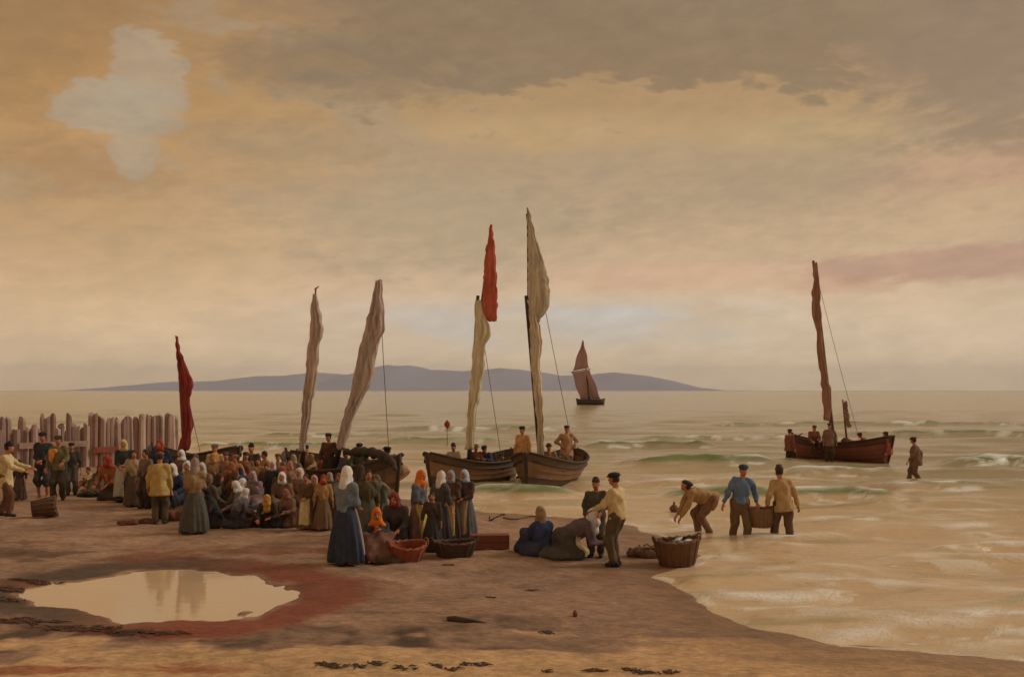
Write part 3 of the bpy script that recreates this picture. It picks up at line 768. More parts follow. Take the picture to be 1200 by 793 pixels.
    if 'shawl' in d:
        g = Field(lo, hi, hcl)
        g.cone(neck + T @ np.array((0, -.02, -.01)), tp(0, -.03, .30), .085, .235, .05, .72); g.cone(tp(-.17, -.02, .43), tp(.17, -.02, .43), .098, .098, .05)
        g.cone(tp(0, -.10, .34), tp(0, -.15, .08), .12, .04, .06)
        g.cone(tp(0, .13, .36), tp(.02, .17, .12), .05, .03, .04)
        g.folds(.013, 24, seed + 5); g.plane(tp(0, 0, .05), T @ np.array((0, 0, -1))); g.carve(hc + HM @ np.array((0, .05, -.03)), (.075, .09, .10), HM)
        if low: g.plane((0, 0, .015), (0, 0, -1))
        g.build('shawl', cloth(d['shawl']), root)
    if 'bundle' in d:  # added orange lumps that paint sunlight on sleeve and collar
        g = Field(lo, hi, hcl); g.ell(tp(.15, .13, .30), (.075, .07, .20), T, .03); g.ell(tp(.06, .14, .42), (.09, .05, .06), T, .04); g.folds(.010, 36, seed); g.build('sunlit_patch', cloth(d['bundle']), root)
    # ---- head
    l3 = hc - .34; h3 = hc + .24; hh = min(hcl, .017)
    if 'scarf' in d:
        g = Field(l3, h3, hh)
        g.ell(hpnt(0, -.012, .012), (.096, .112, .128), HM, .03); g.cone(hpnt(0, -.05, -.06), hpnt(0, -.085, -.24), .088, .10 if not d.get('short') else .06, .05)
        g.cone(hpnt(-.05, .01, -.125), hpnt(.05, .01, -.125), .062, .062, .04)
        if d.get('tails'):
            for sgn in (-1, 1): g.cone(hpnt(sgn * .05, .03, -.15), hpnt(sgn * .15, -.01, -.215), .05, .045, .05)
            g.cone(hpnt(0, .05, -.16), hpnt(.02, .09, -.30), .04, .028, .04)
        g.folds(.005, 42, seed + 8)
        g.carve(hpnt(0, .115, -.012), (.066, .088, .090), HM)
        g.build('headscarf', cloth(d['scarf']), root)
    if 'hair' in d:
        g = Field(l3, h3, hh); g.ell(hpnt(0, -.016, .02), (.086, .100, .112), HM, .02)
        if d.get('bun'): g.ell(hpnt(0, -.11, .02), (.05, .045, .05), HM, .02)
        g.folds(.004, 60, seed); g.carve(hpnt(0, .11, -.035), (.085, .085, .105), HM); g.plane(hpnt(0, 0, -.085), HM @ np.array((0, -.4, -1))); g.build('hair', cloth(d['hair'], .6), root)
    if 'cap' in d:
        g = Field(l3, h3, hh); kind = d.get('capkind', 'flat')
        if kind == 'flat':
            g.ell(hpnt(0, -.012, .075), (.104, .122, .052), HM, .03); g.ell(hpnt(0, 0, .05), (.088, .104, .05), HM, .02); g.ell(hpnt(0, .10, .045), (.062, .052, .013), HM, .015)
        elif kind == 'knit':
            g.ell(hpnt(0, -.012, .045), (.088, .106, .095), HM, .02); g.plane(hpnt(0, 0, .028), HM @ np.array((0, .15, -1)))
            g.cone(hpnt(-.03, .0, .13), hpnt(.03, -.01, .135), .03, .028, .03)
        elif kind == 'souwester':
            g.ell(hpnt(0, -.01, .06), (.088, .104, .075), HM, .02); g.ell(hpnt(0, -.035, .03), (.125, .155, .017), HM, .02)
        g.folds(.003, 50, seed); g.build('cap', cloth(d['cap']), root)
        if 'hair' not in d:
            g = Field(l3, h3, hh); g.ell(hpnt(0, -.018, -.005), (.082, .096, .085), HM, .02); g.carve(hpnt(0, .11, -.03), (.09, .10, .12), HM); g.plane(hpnt(0, 0, -.06), HM @ np.array((0, 0, -1))); g.build('hair', cloth((58, 42, 32), .7), root)
    if 'beard' in d:
        g = Field(l3, h3, hh); g.ell(hpnt(0, .055, -.085), (.050, .045, .055), HM, .02); g.folds(.004, 70, seed); g.build('beard', cloth(d['beard']), root)
    return root

# ------------------------------------------------------------------ shapes
def tube(pts, rad, seg=10, caps=True):
    pts = [np.array(p_, float) for p_ in pts]; n = len(pts)
    rad = rad if isinstance(rad, (list, tuple, np.ndarray)) else [rad] * n
    V, Fc = [], []
    for i, p_ in enumerate(pts):
        d = pts[min(i + 1, n - 1)] - pts[max(i - 1, 0)]; d /= np.linalg.norm(d) + 1e-9
        a = np.cross(d, (0.31, 0.95, 0.1)); a /= np.linalg.norm(a); b = np.cross(d, a)
        for k in range(seg):
            t_ = 2 * math.pi * k / seg; V.append(p_ + rad[i] * (math.cos(t_) * a + math.sin(t_) * b))
    for i in range(n - 1):
        for k in range(seg):
            q = i * seg + k; r_ = i * seg + (k + 1) % seg
            Fc.append((q, r_, r_ + seg, q + seg))
    if caps: Fc.append(tuple(range(seg))[::-1]); Fc.append(tuple((n - 1) * seg + k for k in range(seg)))
    return V, Fc
def join(*parts):
    V, Fc = [], []
    for v, f in parts:
        o = len(V); V += list(v); Fc += [tuple(i + o for i in q) for q in f]
    return V, Fc
def boxv(c, s_, M=None):
    V = [np.array((sx * s_[0] / 2, sy * s_[1] / 2, sz * s_[2] / 2)) for sx in (-1, 1) for sy in (-1, 1) for sz in (-1, 1)]
    V = [(M @ v if M is not None else v) + np.array(c, float) for v in V]
    return V, [(0, 1, 3, 2), (4, 6, 7, 5), (0, 4, 5, 1), (2, 3, 7, 6), (0, 2, 6, 4), (1, 5, 7, 3)]
def local(o, V):
    Mi = o.matrix_basis.inverted()
    return [tuple(Mi @ Vector(tuple(map(float, v)))) for v in V]
def pw(px, py, D, dy=0.0):
    """pixel at a known distance -> point"""
    return np.array(((px - 600) / F * D, D + dy, CAM_H - (py - HORIZON) * D / F))

# ------------------------------------------------------------------ boats
def boat(label, px, D, yaw, L, Bm, Dp, keel_z, hullc, roll=0.0, group='open fishing boats with masts', planks=6, parts=True):
    x0 = (px - 600) / F * D
    o = thing('fishing_boat', (x0, D, keel_z), R(yaw), label, 'boat', group)
    o.rotation_euler[0] = R(roll)
    nu = 22
    U = np.linspace(-1, 1, nu)
    def pt(u, v, out=0.0):
        b = Bm / 2 * max(1 - abs(u) ** 2.6, 0) ** 0.72
        zg = Dp + 0.34 * abs(u) ** 2.3 + (0.10 * u if u > 0 else 0); zk = 0.04 + 0.10 * abs(u) ** 4
        y = b * (v ** 0.58); z = zk + (zg - zk) * v ** 1.35
        x = L / 2 * u * (0.90 + 0.10 * v)
        return x, y + out * (1 if b > .05 else .4), z
    wms = [wood(tuple(int(q * k) for q in hullc), (1.2, 6, 12), 0.7, 'tarred_planks') for k in (.78, 1.12, .92, 1.28)]
    dk = wood(tuple(int(c * .62) for c in hullc), (1.2, 6, 12), 0.75, 'dark_timber')
    for sgn in (-1, 1):
        for i in range(planks):
            v0, v1 = 0.02 + 0.98 * i / planks, 0.02 + 0.98 * (i + 1) / planks + 0.012
            V, Fc = [], []
            for u in U:
                for (v, oo) in ((v0, .042), (v1, .0), (v1, -.022), (v0, .004)):
                    x, y, z = pt(u, min(v, 1.0), oo); V.append((x, sgn * max(y, .012 if oo >= 0 else .004), z))
            for a in range(nu - 1):
                for k in range(4):
                    q = a * 4 + k; r_ = a * 4 + (k + 1) % 4
                    f = (q, r_, r_ + 4, q + 4); Fc.append(f if sgn < 0 else f[::-1])
            Fc += [(0, 1, 2, 3), tuple((nu - 1) * 4 + k for k in (3, 2, 1, 0))]
            mesh_obj('plank', V, Fc, wms[(i * 7 + (i // 2) + sgn) % 4], o, False)
        rail = [(*(np.array(pt(u, 1.0, .025)) * (1, sgn, 1)),) for u in np.linspace(-.985, .985, 24)]
        mesh_obj('gunwale', *tube(rail, .042, 8), dk, o)
    # keel, stem and stern posts
    kp = [(L / 2 * u * .9, 0, .0 + .06 * abs(u) ** 4) for u in np.linspace(-1, 1, 9)]
    mesh_obj('keel', *tube(kp, .05, 6), dk, o)
    for sgn, nm in ((1, 'stem_post'), (-1, 'stern_post')):
        pts = [(sgn * L / 2 * (.88 + .125 * t_ ** .8), 0, (.03 + t_ * (Dp + .42))) for t_ in np.linspace(0, 1, 7)]
        mesh_obj(nm, *tube(pts, [.06] * 6 + [.045], 8), dk, o)
    for xx in (-.5, -.05, .42):
        q = pt(xx, .8)
        mesh_obj('thwart', *boxv((q[0], 0, q[2] - .05), (.24, 2 * q[1] - .04, .04)), dk, o, False)
    fl = []
    for u in np.linspace(-.82, .82, 14):
        q = pt(u, .30); fl.append((q[0], q[1] - .03, .27)); fl.append((q[0], -q[1] + .03, .27))
    mesh_obj('floor_boards', fl, [(2 * i, 2 * i + 1, 2 * i + 3, 2 * i + 2) for i in range(13)], dk, o, False)
    # rudder on the stern
    ru = mesh_obj('rudder', *boxv((-L / 2 * 1.02 - .13, 0, .45), (.22, .05, .95)), dk, o, False)
    mesh_obj('tiller', *tube([(-L / 2 * 1.02 - .13, 0, .92), (-L / 2 * .80, .05, Dp + .42)], .025, 6), dk, ru)
    for sgn in (-1, 1):
        st = [(*(np.array(pt(u, .84, .05)) * (1, sgn, 1)),) for u in np.linspace(-.97, .97, 22)]
        mesh_obj('rubbing_strake', *tube(st, .03, 6), dk, o)
    for k in range(7):       # frames inside
        u = -.75 + 1.5 * k / 6
        rib = [(*(np.array(pt(u, v, -.04)) * (1, sg, 1)),) for sg in (-1, 1) for v in ((1, .8, .6, .4, .2) if sg < 0 else (.2, .4, .6, .8, 1))]
        mesh_obj('frame_rib', *tube(rib, .022, 5), dk, o)
    return o
def sailcloth(c):
    key = ('s', c)
    if key in _mc: return _mc[key]
    m_, t, p = new_mat('sailcloth')
    tcn = t.n.new('ShaderNodeTexCoord'); mp = t.n.new('ShaderNodeMapping'); t.l.new(tcn.outputs['Object'], mp.inputs[0])
    mp.inputs['Scale'].default_value = (9, 9, 0.9)
    n1 = t.noise(mp.outputs[0], 1.0, 6, 0.65, 0.3); n2 = t.noise(tcn.outputs['Object'], 1.1, 5, 0.6); n3 = t.noise(tcn.outputs['Object'], 40, 3, 0.6)
    b = lin(c)
    col = t.mix(t.step(n1, 0.25, 0.75), tuple(v * 0.62 for v in b), tuple(min(.85, v * 1.28) for v in b))  # light and dark of the folds put into the colour as streaks
    col = t.mix(t.step(n2, 0.52, 0.74, 0, 0.5), col, tuple(v * 0.55 for v in b))
    t.put(p.inputs['Base Color'], col); p.inputs['Roughness'].default_value = 0.92; p.inputs['Specular IOR Level'].default_value = 0.15
    add_bump(t, p, t.m('ADD', n1, t.m('MULTIPLY', n3, 0.1)), 0.8, 0.06)
    _mc[key] = m_
    return m_
def bundle(o, name, rws, D, mat, flat=0.34, seed=0, dy=0.0, minw=.03, seg=44, lean=0.0):
    """cloth gathered along a spar: rows (y, left, right) in photograph pixels at distance D"""
    ys = np.array([r_[0] for r_ in rws], float); xl = np.array([r_[1] for r_ in rws], float); xr = np.array([r_[2] for r_ in rws], float)
    n = 84; yy = np.linspace(ys[0], ys[-1], n)
    a = np.interp(yy, ys, xl); b = np.interp(yy, ys, xr); ii = np.arange(n)
    ker = np.array([1, 2, 1]) / 4
    a[1:-1] = np.convolve(a, ker, 'valid'); b[1:-1] = np.convolve(b, ker, 'valid')
    a = a + (vnoise(ii * .33, ii * 0 + seed, 3) - .5) * 2.0; b = b + (vnoise(ii * .29, ii * 0 + seed, 6) - .5) * 2.6
    mat = sailcloth(mat)
    V, Fc = [], []
    for i in range(n):
        c = pw((a[i] + b[i]) / 2, yy[i], D, dy + lean * (i / n)); hw = max((b[i] - a[i]) / 2 * D / F * .94, minw); hd = flat * hw + .035
        for k in range(seg):
            th = 2 * math.pi * k / seg; cx_ = math.cos(th)
            # deep pleats running down the cloth, sharper in the valleys
            pl = abs(math.sin(3.2 * cx_ * 1.5 + seed + .035 * i + .5 * math.sin(.16 * i + seed))) ** .6
            pl2 = math.sin(11 * cx_ - .06 * i + 2 * seed)
            dpt = hd * math.sin(th) * (.55 + .75 * pl + .16 * pl2 + .14 * math.sin(.45 * i + 2 * cx_ + seed))
            V.append(c + np.array((hw * cx_, dpt, .03 * math.sin(4 * th + i * .3))))
    for i in range(n - 1):
        for k in range(seg):
            q = i * seg + k; r_ = i * seg + (k + 1) % seg; Fc.append((q, q + seg, r_ + seg, r_))
    Fc += [tuple(range(seg)), tuple((n - 1) * seg + k for k in range(seg))[::-1]]
    return mesh_obj(name, local(o, V), Fc, mat, o)
def spar(o, name, p0, p1, D, r0, r1, mat, dy=0.0):
    A, Bp = pw(*p0, D, dy), pw(*p1, D, dy)
    pts = [A + (Bp - A) * t_ for t_ in np.linspace(0, 1, 8)]
    return mesh_obj(name, *(lambda v, f: (local(o, v), f))(*tube(pts, list(np.linspace(r0, r1, 8)), 10)), mat, o)
def rope(o, name, A, Bp, sag, mat, r=.012):
    A = np.array(A, float); Bp = np.array(Bp, float)
    pts = [A + (Bp - A) * t_ - np.array((0, 0, sag * 4 * t_ * (1 - t_))) for t_ in np.linspace(0, 1, 12)]
    v, f = tube(pts, r, 5); return mesh_obj(name, local(o, v) if o else v, f, mat, o)
POLE = wood((98, 72, 52), (8, 8, 1.0), 0.7, 'spar_wood'); POLE_D = wood((58, 44, 36), (8, 8, 1.0), 0.7, 'spar_wood_dark')
ROPE = plain('rope', (120, 98, 70), .9, .3, 30)
HB = 'open fishing boats with masts'
b1 = boat('beached brown fishing boat with two grey sails bundled on leaning masts', 402, 30.4, -38, 4.9, 2.0, 1.0, at(402, 580).z - .06, (118, 92, 70), 5)
spar(b1, 'mast', (353, 548), (369, 344), 30.6, .07, .035, POLE_D, .12)
bundle(b1, 'sail', [(345, 366, 371), (360, 364, 375), (382, 363, 379), (396, 362, 379), (402, 361, 376), (430, 358, 373), (470, 354, 367), (500, 352, 363), (528, 350, 358)], 30.6, (196, 172, 160), .30, 1)
spar(b1, 'mast', (391, 550), (445, 327), 30.0, .085, .045, POLE_D, .14)
bundle(b1, 'sail', [(329, 441, 447), (345, 436, 449), (370, 430, 451), (388, 426, 452), (398, 424, 447), (405, 420, 443), (425, 416, 441), (445, 413, 437), (465, 409, 426), (485, 403, 418), (503, 397, 411), (526, 394, 404)], 30.0, (186, 166, 158), .32, 2)
v, f = [pw(369, 343, 30.6), pw(369, 339, 30.6), pw(374, 336, 30.6, .1), pw(371, 335, 30.6, .05), pw(368, 332, 30.6)], None
mesh_obj('pennant', local(b1, tube([pw(369, 346, 30.6, .1), pw(369, 338, 30.6, .1), pw(373, 335, 30.6, .1)], [.02, .04, .015], 6)[0]), tube([(0, 0, 0), (0, 0, 1), (0, 0, 2)], .1, 6)[1], cloth((190, 130, 100)), b1)

b2 = boat('floating brown boat with cream sail and small red topsail', 556, 35.6, -128, 4.9, 1.9, 0.98, -.26, (112, 86, 62))
spar(b2, 'mast', (549, 550), (560, 346), 35.2, .085, .06, POLE_D, .1)
bundle(b2, 'sail', [(352, 557, 563), (368, 556, 568), (382, 556, 575), (394, 556, 576), (404, 554, 570), (430, 552, 568), (460, 549, 563), (490, 547, 558), (526, 545, 555)], 35.2, (222, 202, 172), .34, 3)
spar(b2, 'topmast', (562, 372), (575.5, 262), 35.2, .04, .02, POLE_D, .14)
bundle(b2, 'topsail', [(264, 574, 577), (285, 570, 580), (310, 567, 581.5), (340, 565, 583), (362, 564, 584), (370, 566, 584), (376, 573, 582)], 35.2, (192, 100, 82), .16, 4)

b3 = boat('floating tarred boat with grey sail and tall peaked topsail', 646, 35.0, -113, 4.7, 2.1, 1.0, -.24, (100, 76, 54))
spar(b3, 'mast', (635, 556), (617, 346), 34.4, .09, .075, POLE_D, .12)
bundle(b3, 'sail', [(352, 618, 626), (375, 620, 632), (400, 621, 636), (430, 622, 633), (470, 626, 637), (500, 629, 638), (534, 630, 638)], 34.4, (208, 190, 168), .34, 5)
spar(b3, 'topmast', (620, 385), (618, 243), 34.4, .06, .02, POLE_D, .06)
bundle(b3, 'topsail', [(246, 617.5, 620), (270, 618, 627), (300, 618, 636), (325, 618, 643), (345, 618, 645.5), (358, 620, 644), (368, 622, 638), (377, 625, 632)], 34.4, (198, 186, 166), .14, 6)

b4 = boat('dark red brown boat in the surf with furled brown sail', 985, 46.4, -42, 4.8, 1.9, 0.92, -.14, (116, 62, 44), -4)
spar(b4, 'mast', (978, 520), (954, 305), 46.2, .10, .06, wood((112, 70, 50), (8, 8, 1.0), 0.7, 'red_spar'), .12)
bundle(b4, 'sail', [(308, 952, 957), (326, 953, 960), (345, 951, 962), (370, 952, 963), (384, 956, 962), (412, 957, 966), (440, 961, 971), (470, 964, 975), (485, 964, 974), (492, 966, 972)], 46.2, (160, 118, 102), .32, 7)
spar(b4, 'mizzen_mast', (995, 518), (990, 468), 46.8, .05, .03, wood((112, 70, 50), (8, 8, 1.0), 0.7, 'red_spar'), .3)
bundle(b4, 'mizzen_sail', [(470, 989, 992), (485, 990, 995), (500, 992, 997)], 46.8, (168, 130, 112), .3, 8)

b5 = boat('beached boat with dark red furled sail beside the stake groyne', 226, 36.5, -30, 4.4, 1.8, 0.85, at(226, 557).z - .05, (104, 80, 62), -4)
spar(b5, 'mast', (216, 552), (206.5, 394), 36.5, .07, .03, POLE_D, .12)
bundle(b5, 'sail', [(394, 205, 208), (412, 206, 212), (430, 208, 219), (444, 208.5, 226), (453, 209, 227), (462, 210, 224), (474, 211, 222), (486, 211, 225), (500, 212, 227), (510, 212, 224), (527, 209, 222)], 36.5, (142, 60, 54), .32, 9)

for (bo, top_, foot_, D_, lab_) in [(b1, (369, 350), (345, 548), 30.6, 0), (b1, (444, 335), (455, 545), 30.0, 0), (b2, (560, 350), (590, 552), 35.2, 0), (b3, (618, 250), (676, 545), 34.4, 0), (b4, (955, 310), (1010, 515), 46.2, 0), (b5, (207, 400), (235, 548), 36.5, 0)]:
    ms = [q for q in bo.children if q.name.startswith('mast')]
    ms = ms[0] if lab_ == 0 and len(ms) == 1 else ms[0 if top_[0] < 400 else -1]
    A_ = pw(*top_, D_, .12); B_ = pw(*foot_, D_, .35)
    pts_ = [A_ + (B_ - A_) * t_ - np.array((0, 0, .5 * t_ * (1 - t_))) for t_ in np.linspace(0, 1, 12)]
    v_, f_ = tube(pts_, .011, 5); mesh_obj('halyard', local(bo, v_), f_, ROPE, ms)
    v_, f_ = boxv(A_ + np.array((0, -.1, -.1)), (.09, .07, .16)); mesh_obj('pulley_block', local(bo, v_), f_, POLE_D, ms, False)

# far sailing boat under way
SB_D = 225.0
sb = thing('sailing_boat', (pw(692, 474, SB_D)[0], SB_D, 0.0), 0, 'distant boat under mauve sails on the open sea', 'boat')
mm = cloth((184, 144, 146)); hm_ = wood((70, 52, 46), (1, 6, 12), .8, 'far_hull')
V, Fc = [], []
for u in np.linspace(-1, 1, 15):
    b_ = 1.1 * (1 - abs(u) ** 2.4) ** .7; zt = 1.0 + .45 * u * u; x_ = 3.2 * u
    V += [(x_, -b_ - .02, zt), (x_ * .95, -b_ * .7, .3), (x_ * .92, 0, -.3), (x_ * .95, b_ * .7, .3), (x_, b_ + .02, zt), (x_, 0, zt - .25)]
for i in range(14):
    for k in range(6): Fc.append((i * 6 + k, i * 6 + (k + 1) % 6, i * 6 + 6 + (k + 1) % 6, i * 6 + 6 + k))
Fc += [tuple(range(6))[::-1], tuple(14 * 6 + k for k in range(6))]
mesh_obj('hull', V, Fc, hm_, sb)
def quad_sail(name, c4, bulge, n=12):
    c4 = [pw(*c, SB_D) for c in c4]
    V, Fc = [], []
    for side in (0, 1):
        for i in range(n + 1):
            for k in range(n + 1):
                s_, t_ = i / n, k / n
                q = (c4[0] * (1 - s_) + c4[1] * s_) * (1 - t_) + (c4[3] * (1 - s_) + c4[2] * s_) * t_
                q = q + np.array((.12 * math.sin(9 * t_ + 3 * s_), bulge * 4 * s_ * (1 - s_) * (.4 + .6 * t_) + .12 * math.sin(14 * s_) + (.10 if side else 0), 0))
                V.append(q)
    N = (n + 1) ** 2
    for i in range(n):
        for k in range(n):
            q = i * (n + 1) + k; f_ = (q, q + 1, q + n + 2, q + n + 1); Fc.append(f_); Fc.append(tuple(j + N for j in f_[::-1]))
    ring = [k for k in range(n + 1)] + [i * (n + 1) + n for i in range(1, n + 1)] + [n * (n + 1) + k for k in range(n - 1, -1, -1)] + [i * (n + 1) for i in range(n - 1, 0, -1)]
    for a, b_ in zip(ring, ring[1:] + ring[:1]): Fc.append((b_, a, a + N, b_ + N))
    mesh_obj(name, local(sb, V), Fc, mm, sb)
quad_sail('mainsail', [(670, 436.5), (691, 433), (704, 467.5), (680, 468)], 1.3)
quad_sail('topsail', [(682, 400), (684, 399), (690.5, 431), (671, 434.5)], .8)
spar(sb, 'mast', (691, 470), (683, 398), SB_D, .16, .08, POLE_D, .5)
spar(sb, 'yard', (669, 436), (692, 432), SB_D, .10, .08, POLE_D, .4)
spar(sb, 'boom', (680, 468.5), (706, 468), SB_D, .10, .08, POLE_D, .4)

# ------------------------------------------------------------------ groyne of upright stakes
gA = np.array((-25.5, 33.8)); gB = np.array(w0(207, 541.5, .1))
gl = thing('groyne', (gA[0], gA[1], 0), 0, 'weathered groyne of upright wooden stakes running into the sea', 'groyne')
n_st = 92
cols = [(158, 132, 122), (166, 140, 130), (148, 122, 114), (174, 150, 138), (150, 112, 104)]
for i in range(n_st):
    t_ = i / (n_st - 1)
    b_ = gA + (gB - gA) * t_
    pxs = 600 + F * b_[0] / b_[1]
    top = 2.08 + .05 * math.sin(i * .31) + random.uniform(-.07, .05)
    if pxs < 112: top = random.choice([1.62, 1.7, 1.8, 1.95, 2.12, 2.22])
    r_ = random.uniform(.095, .15); zb = gz(b_[0], b_[1]) - .15
    off = random.uniform(-.10, .10); tilt = random.uniform(-.05, .05)
    k = 7; V, Fc = [], []
    lv = [0, .35, .7, .93, 1.0]; rr = [1.08, 1.0, .98, .95, random.uniform(.6, .92)]
    for a, q in zip(lv, rr):
        for m__ in range(k):
            th = 2 * math.pi * m__ / k + i
            V.append((b_[0] - gA[0] + r_ * q * math.cos(th) * (1 + .12 * math.sin(3 * th + i)) + tilt * a, b_[1] - gA[1] + off + r_ * q * math.sin(th), zb + a * (top - zb) + (.08 * math.cos(th + i * 1.7) if a > .95 else 0)))
    for a in range(4):
        for m__ in range(k): Fc.append((a * k + m__, a * k + (m__ + 1) % k, a * k + k + (m__ + 1) % k, a * k + k + m__))
    Fc.append(tuple(4 * k + m__ for m__ in range(k)))
    mesh_obj('stake', V, Fc, wood(random.choice(cols), (10, 10, 1.2), .9, 'weathered_stake'), gl, False)
for (p0, p1, c) in [((106, 527), (136, 525), (150, 78, 64)), ((20, 522), (100, 520), (160, 132, 118))]:
    D_ = 40.0 - 1.0
    A_ = pw(*p0, D_); B_ = pw(*p1, D_)
    # board nailed flat on the landward face of the stakes
    def on_line(px):
        u = (px - 600) / F; d_ = gB - gA; s_ = (gA[0] - u * gA[1]) / (u * d_[1] - d_[0]); q = gA + d_ * s_
        return q
    a_, b_ = on_line(p0[0]), on_line(p1[0]); zc = CAM_H - (p0[1] - HORIZON) * a_[1] / F
    mid = (a_ + b_) / 2; dv = b_ - a_; nn = np.array((dv[1], -dv[0])); nn /= np.linalg.norm(nn); mid = mid + nn * .25
    M_ = rot('Z', math.atan2(dv[1], dv[0]))
    mesh_obj('rail_board', *boxv((mid[0] - gA[0], mid[1] - gA[1], zc), (np.linalg.norm(dv), .06, .24), M_), wood(c, (1, 8, 8), .85, 'painted_board'), gl, False)

# ------------------------------------------------------------------ baskets, crates, nets
def basket(px, py, rx, ry, hgt, label, c=(104, 74, 52), tilt=(0, 0, 0), group=None, base=None, handles=True, cat='basket'):
    b_ = at(px, py) if base is None else Vector(base)
    o = thing('basket', b_ + Vector((0, 0, -.01)), tilt[2], label, cat, group); o.rotation_euler = (tilt[0], tilt[1], tilt[2])
    m_ = wood(c, (3, 3, 10), .85, 'wicker')
    na, nh = 56, 17
    def ring(t_, inn, k):
        th = 2 * math.pi * k / na; fl = .74 + .26 * t_
        wv = .016 * math.sin(14 * th) * (1 if int(t_ * (nh - 1) + .5) % 2 else -1)
        return ((rx * fl - inn + wv) * math.cos(th), (ry * fl - inn + wv) * math.sin(th), .02 + t_ * hgt + (.02 * math.cos(2 * th) * t_))
    V, Fc = [], []
    for inn in (0, .03):
        for i in range(nh):
            for k in range(na): V.append(ring(i / (nh - 1), inn, k))
    for s_ in (0, 1):
        for i in range(nh - 1):
            for k in range(na):
                q = s_ * nh * na + i * na + k; r_ = s_ * nh * na + i * na + (k + 1) % na
                f_ = (q, r_, r_ + na, q + na); Fc.append(f_ if s_ == 0 else f_[::-1])
    Fc.append(tuple(range(na))[::-1]); Fc.append(tuple(nh * na + k for k in range(na)))
    mesh_obj('wicker_wall', V, Fc, m_, o)
    rp = [np.array(ring(1, .012, k)) + (0, 0, .012 * math.sin(k * 2.2)) for k in range(na)] ; rp.append(rp[0])
    rm_ = mesh_obj('rim', *tube(rp, .026, 7, False), m_, o)
    for k in range(14):
        th = 2 * math.pi * (k + .5) / 14
        sp_ = [((rx * (.74 + .26 * t_) + .006) * math.cos(th), (ry * (.74 + .26 * t_) + .006) * math.sin(th), .02 + t_ * hgt) for t_ in (0, .33, .66, 1)]
        mesh_obj('stave', *tube(sp_, .013, 5), m_, o)
    if handles:
        for s_ in (-1, 1):
            hp_ = [(s_ * rx * .97 + s_ * .03 * math.sin(a), .11 * math.cos(a), hgt + .01 + .10 * math.sin(a)) for a in np.linspace(0, math.pi, 9)]
            mesh_obj('handle', *tube(hp_, .017, 6), m_, rm_)
    return o
def fish_mesh():
    V, Fc = [], []; n = 9; k = 8
    for i in range(n):
        t_ = i / (n - 1); w_ = .045 * math.sin(math.pi * min(1, (t_ + .04)) ** .8) + .004
        for a in range(k):
            th = 2 * math.pi * a / k; V.append((.36 * (t_ - .5), .55 * w_ * math.cos(th), 1.25 * w_ * math.sin(th)))
    for i in range(n - 1):
        for a in range(k): Fc.append((i * k + a, i * k + (a + 1) % k, i * k + k + (a + 1) % k, i * k + k + a))
    Fc += [tuple(range(k))[::-1], tuple((n - 1) * k + a for a in range(k))]
    o = len(V)
    V += [(.17, -.004, 0), (.25, -.004, .06), (.22, -.004, 0), (.25, -.004, -.06), (.17, .004, 0), (.25, .004, .06), (.22, .004, 0), (.25, .004, -.06)]
    Fc += [(o, o + 1, o + 2, o + 3), (o + 7, o + 6, o + 5, o + 4), (o, o + 4, o + 5, o + 1), (o + 1, o + 5, o + 6, o + 2), (o + 2, o + 6, o + 7, o + 3), (o + 3, o + 7, o + 4, o)]
    return V, Fc
FISHM = plain('fish_skin', (170, 168, 164), .3, .35, 12, .1, .5)
_fish = None
def fish(loc, rz, label, group, tilt=1.45):
    global _fish
    if _fish is None:
        _fish = mesh_obj('fish', *fish_mesh(), FISHM); o = _fish
    else:
        o = _fish.copy(); COL.objects.link(o)
    o.location = loc; o.rotation_euler = (tilt, random.uniform(-.15, .15), rz)
    return tag(o, label, 'fish', group)
def lump(name, px, py, size, c, label, cat, group=None, seed=0, n=9, h=.02, rough=None):
    b_ = at(px, py); rs = random.Random(seed)
    g = Field((-size[0] - .1, -size[1] - .1, -.06), (size[0] + .1, size[1] + .1, size[2] + .15), h)
    for i in range(n):
        a = rs.uniform(0, 6.28); q = rs.uniform(0, .72)
        g.ell((size[0] * q * math.cos(a), size[1] * q * math.sin(a), size[2] * rs.uniform(.15, .5)), (size[0] * rs.uniform(.25, .5), size[1] * rs.uniform(.3, .5), size[2] * rs.uniform(.3, .55)), None, .05)
    g.folds(.010, 38, seed); g.plane((0, 0, -.03), (0, 0, -1))
    V, Q = g.mesh(); o = mesh_obj(name, V, Q, cloth(c), None); o.location = b_ + Vector((0, 0, -.005))
    return tag(o, label, cat, group)
def netpile(px, py, size, c, label, seed=0, base=None):
    """a heap of net with loose cords lying over it"""
    b_ = at(px, py) if base is None else Vector(base); rs = random.Random(seed)
    o = thing('fishing_net', b_, 0, label, 'net')
    g = Field((-size[0] - .1, -size[1] - .1, -.06), (size[0] + .1, size[1] + .1, size[2] + .2), .02)
    for i in range(12):
        a = rs.uniform(0, 6.28); q = rs.uniform(0, .75)
        g.ell((size[0] * q * math.cos(a), size[1] * q * math.sin(a), size[2] * rs.uniform(.1, .5)), (size[0] * .4, size[1] * .4, size[2] * rs.uniform(.3, .6)), None, .04)
    g.folds(.014, 34, seed); g.plane((0, 0, -.02), (0, 0, -1)); g.build('heap', cloth(c), o)
    for i in range(6):
        a0 = rs.uniform(0, 6.28); pts = []
        for k in range(9):
            a = a0 + k * .35; q = .95 - .05 * k
            pts.append((size[0] * q * math.cos(a), size[1] * q * math.sin(a), size[2] * (.25 + .75 * (1 - q)) + .05 * math.sin(k * 1.3 + i) + .06))
        mesh_obj('cord', *tube(pts, .014, 5), ROPE, o)
    return o
FB = 'wicker fish baskets on the beach'
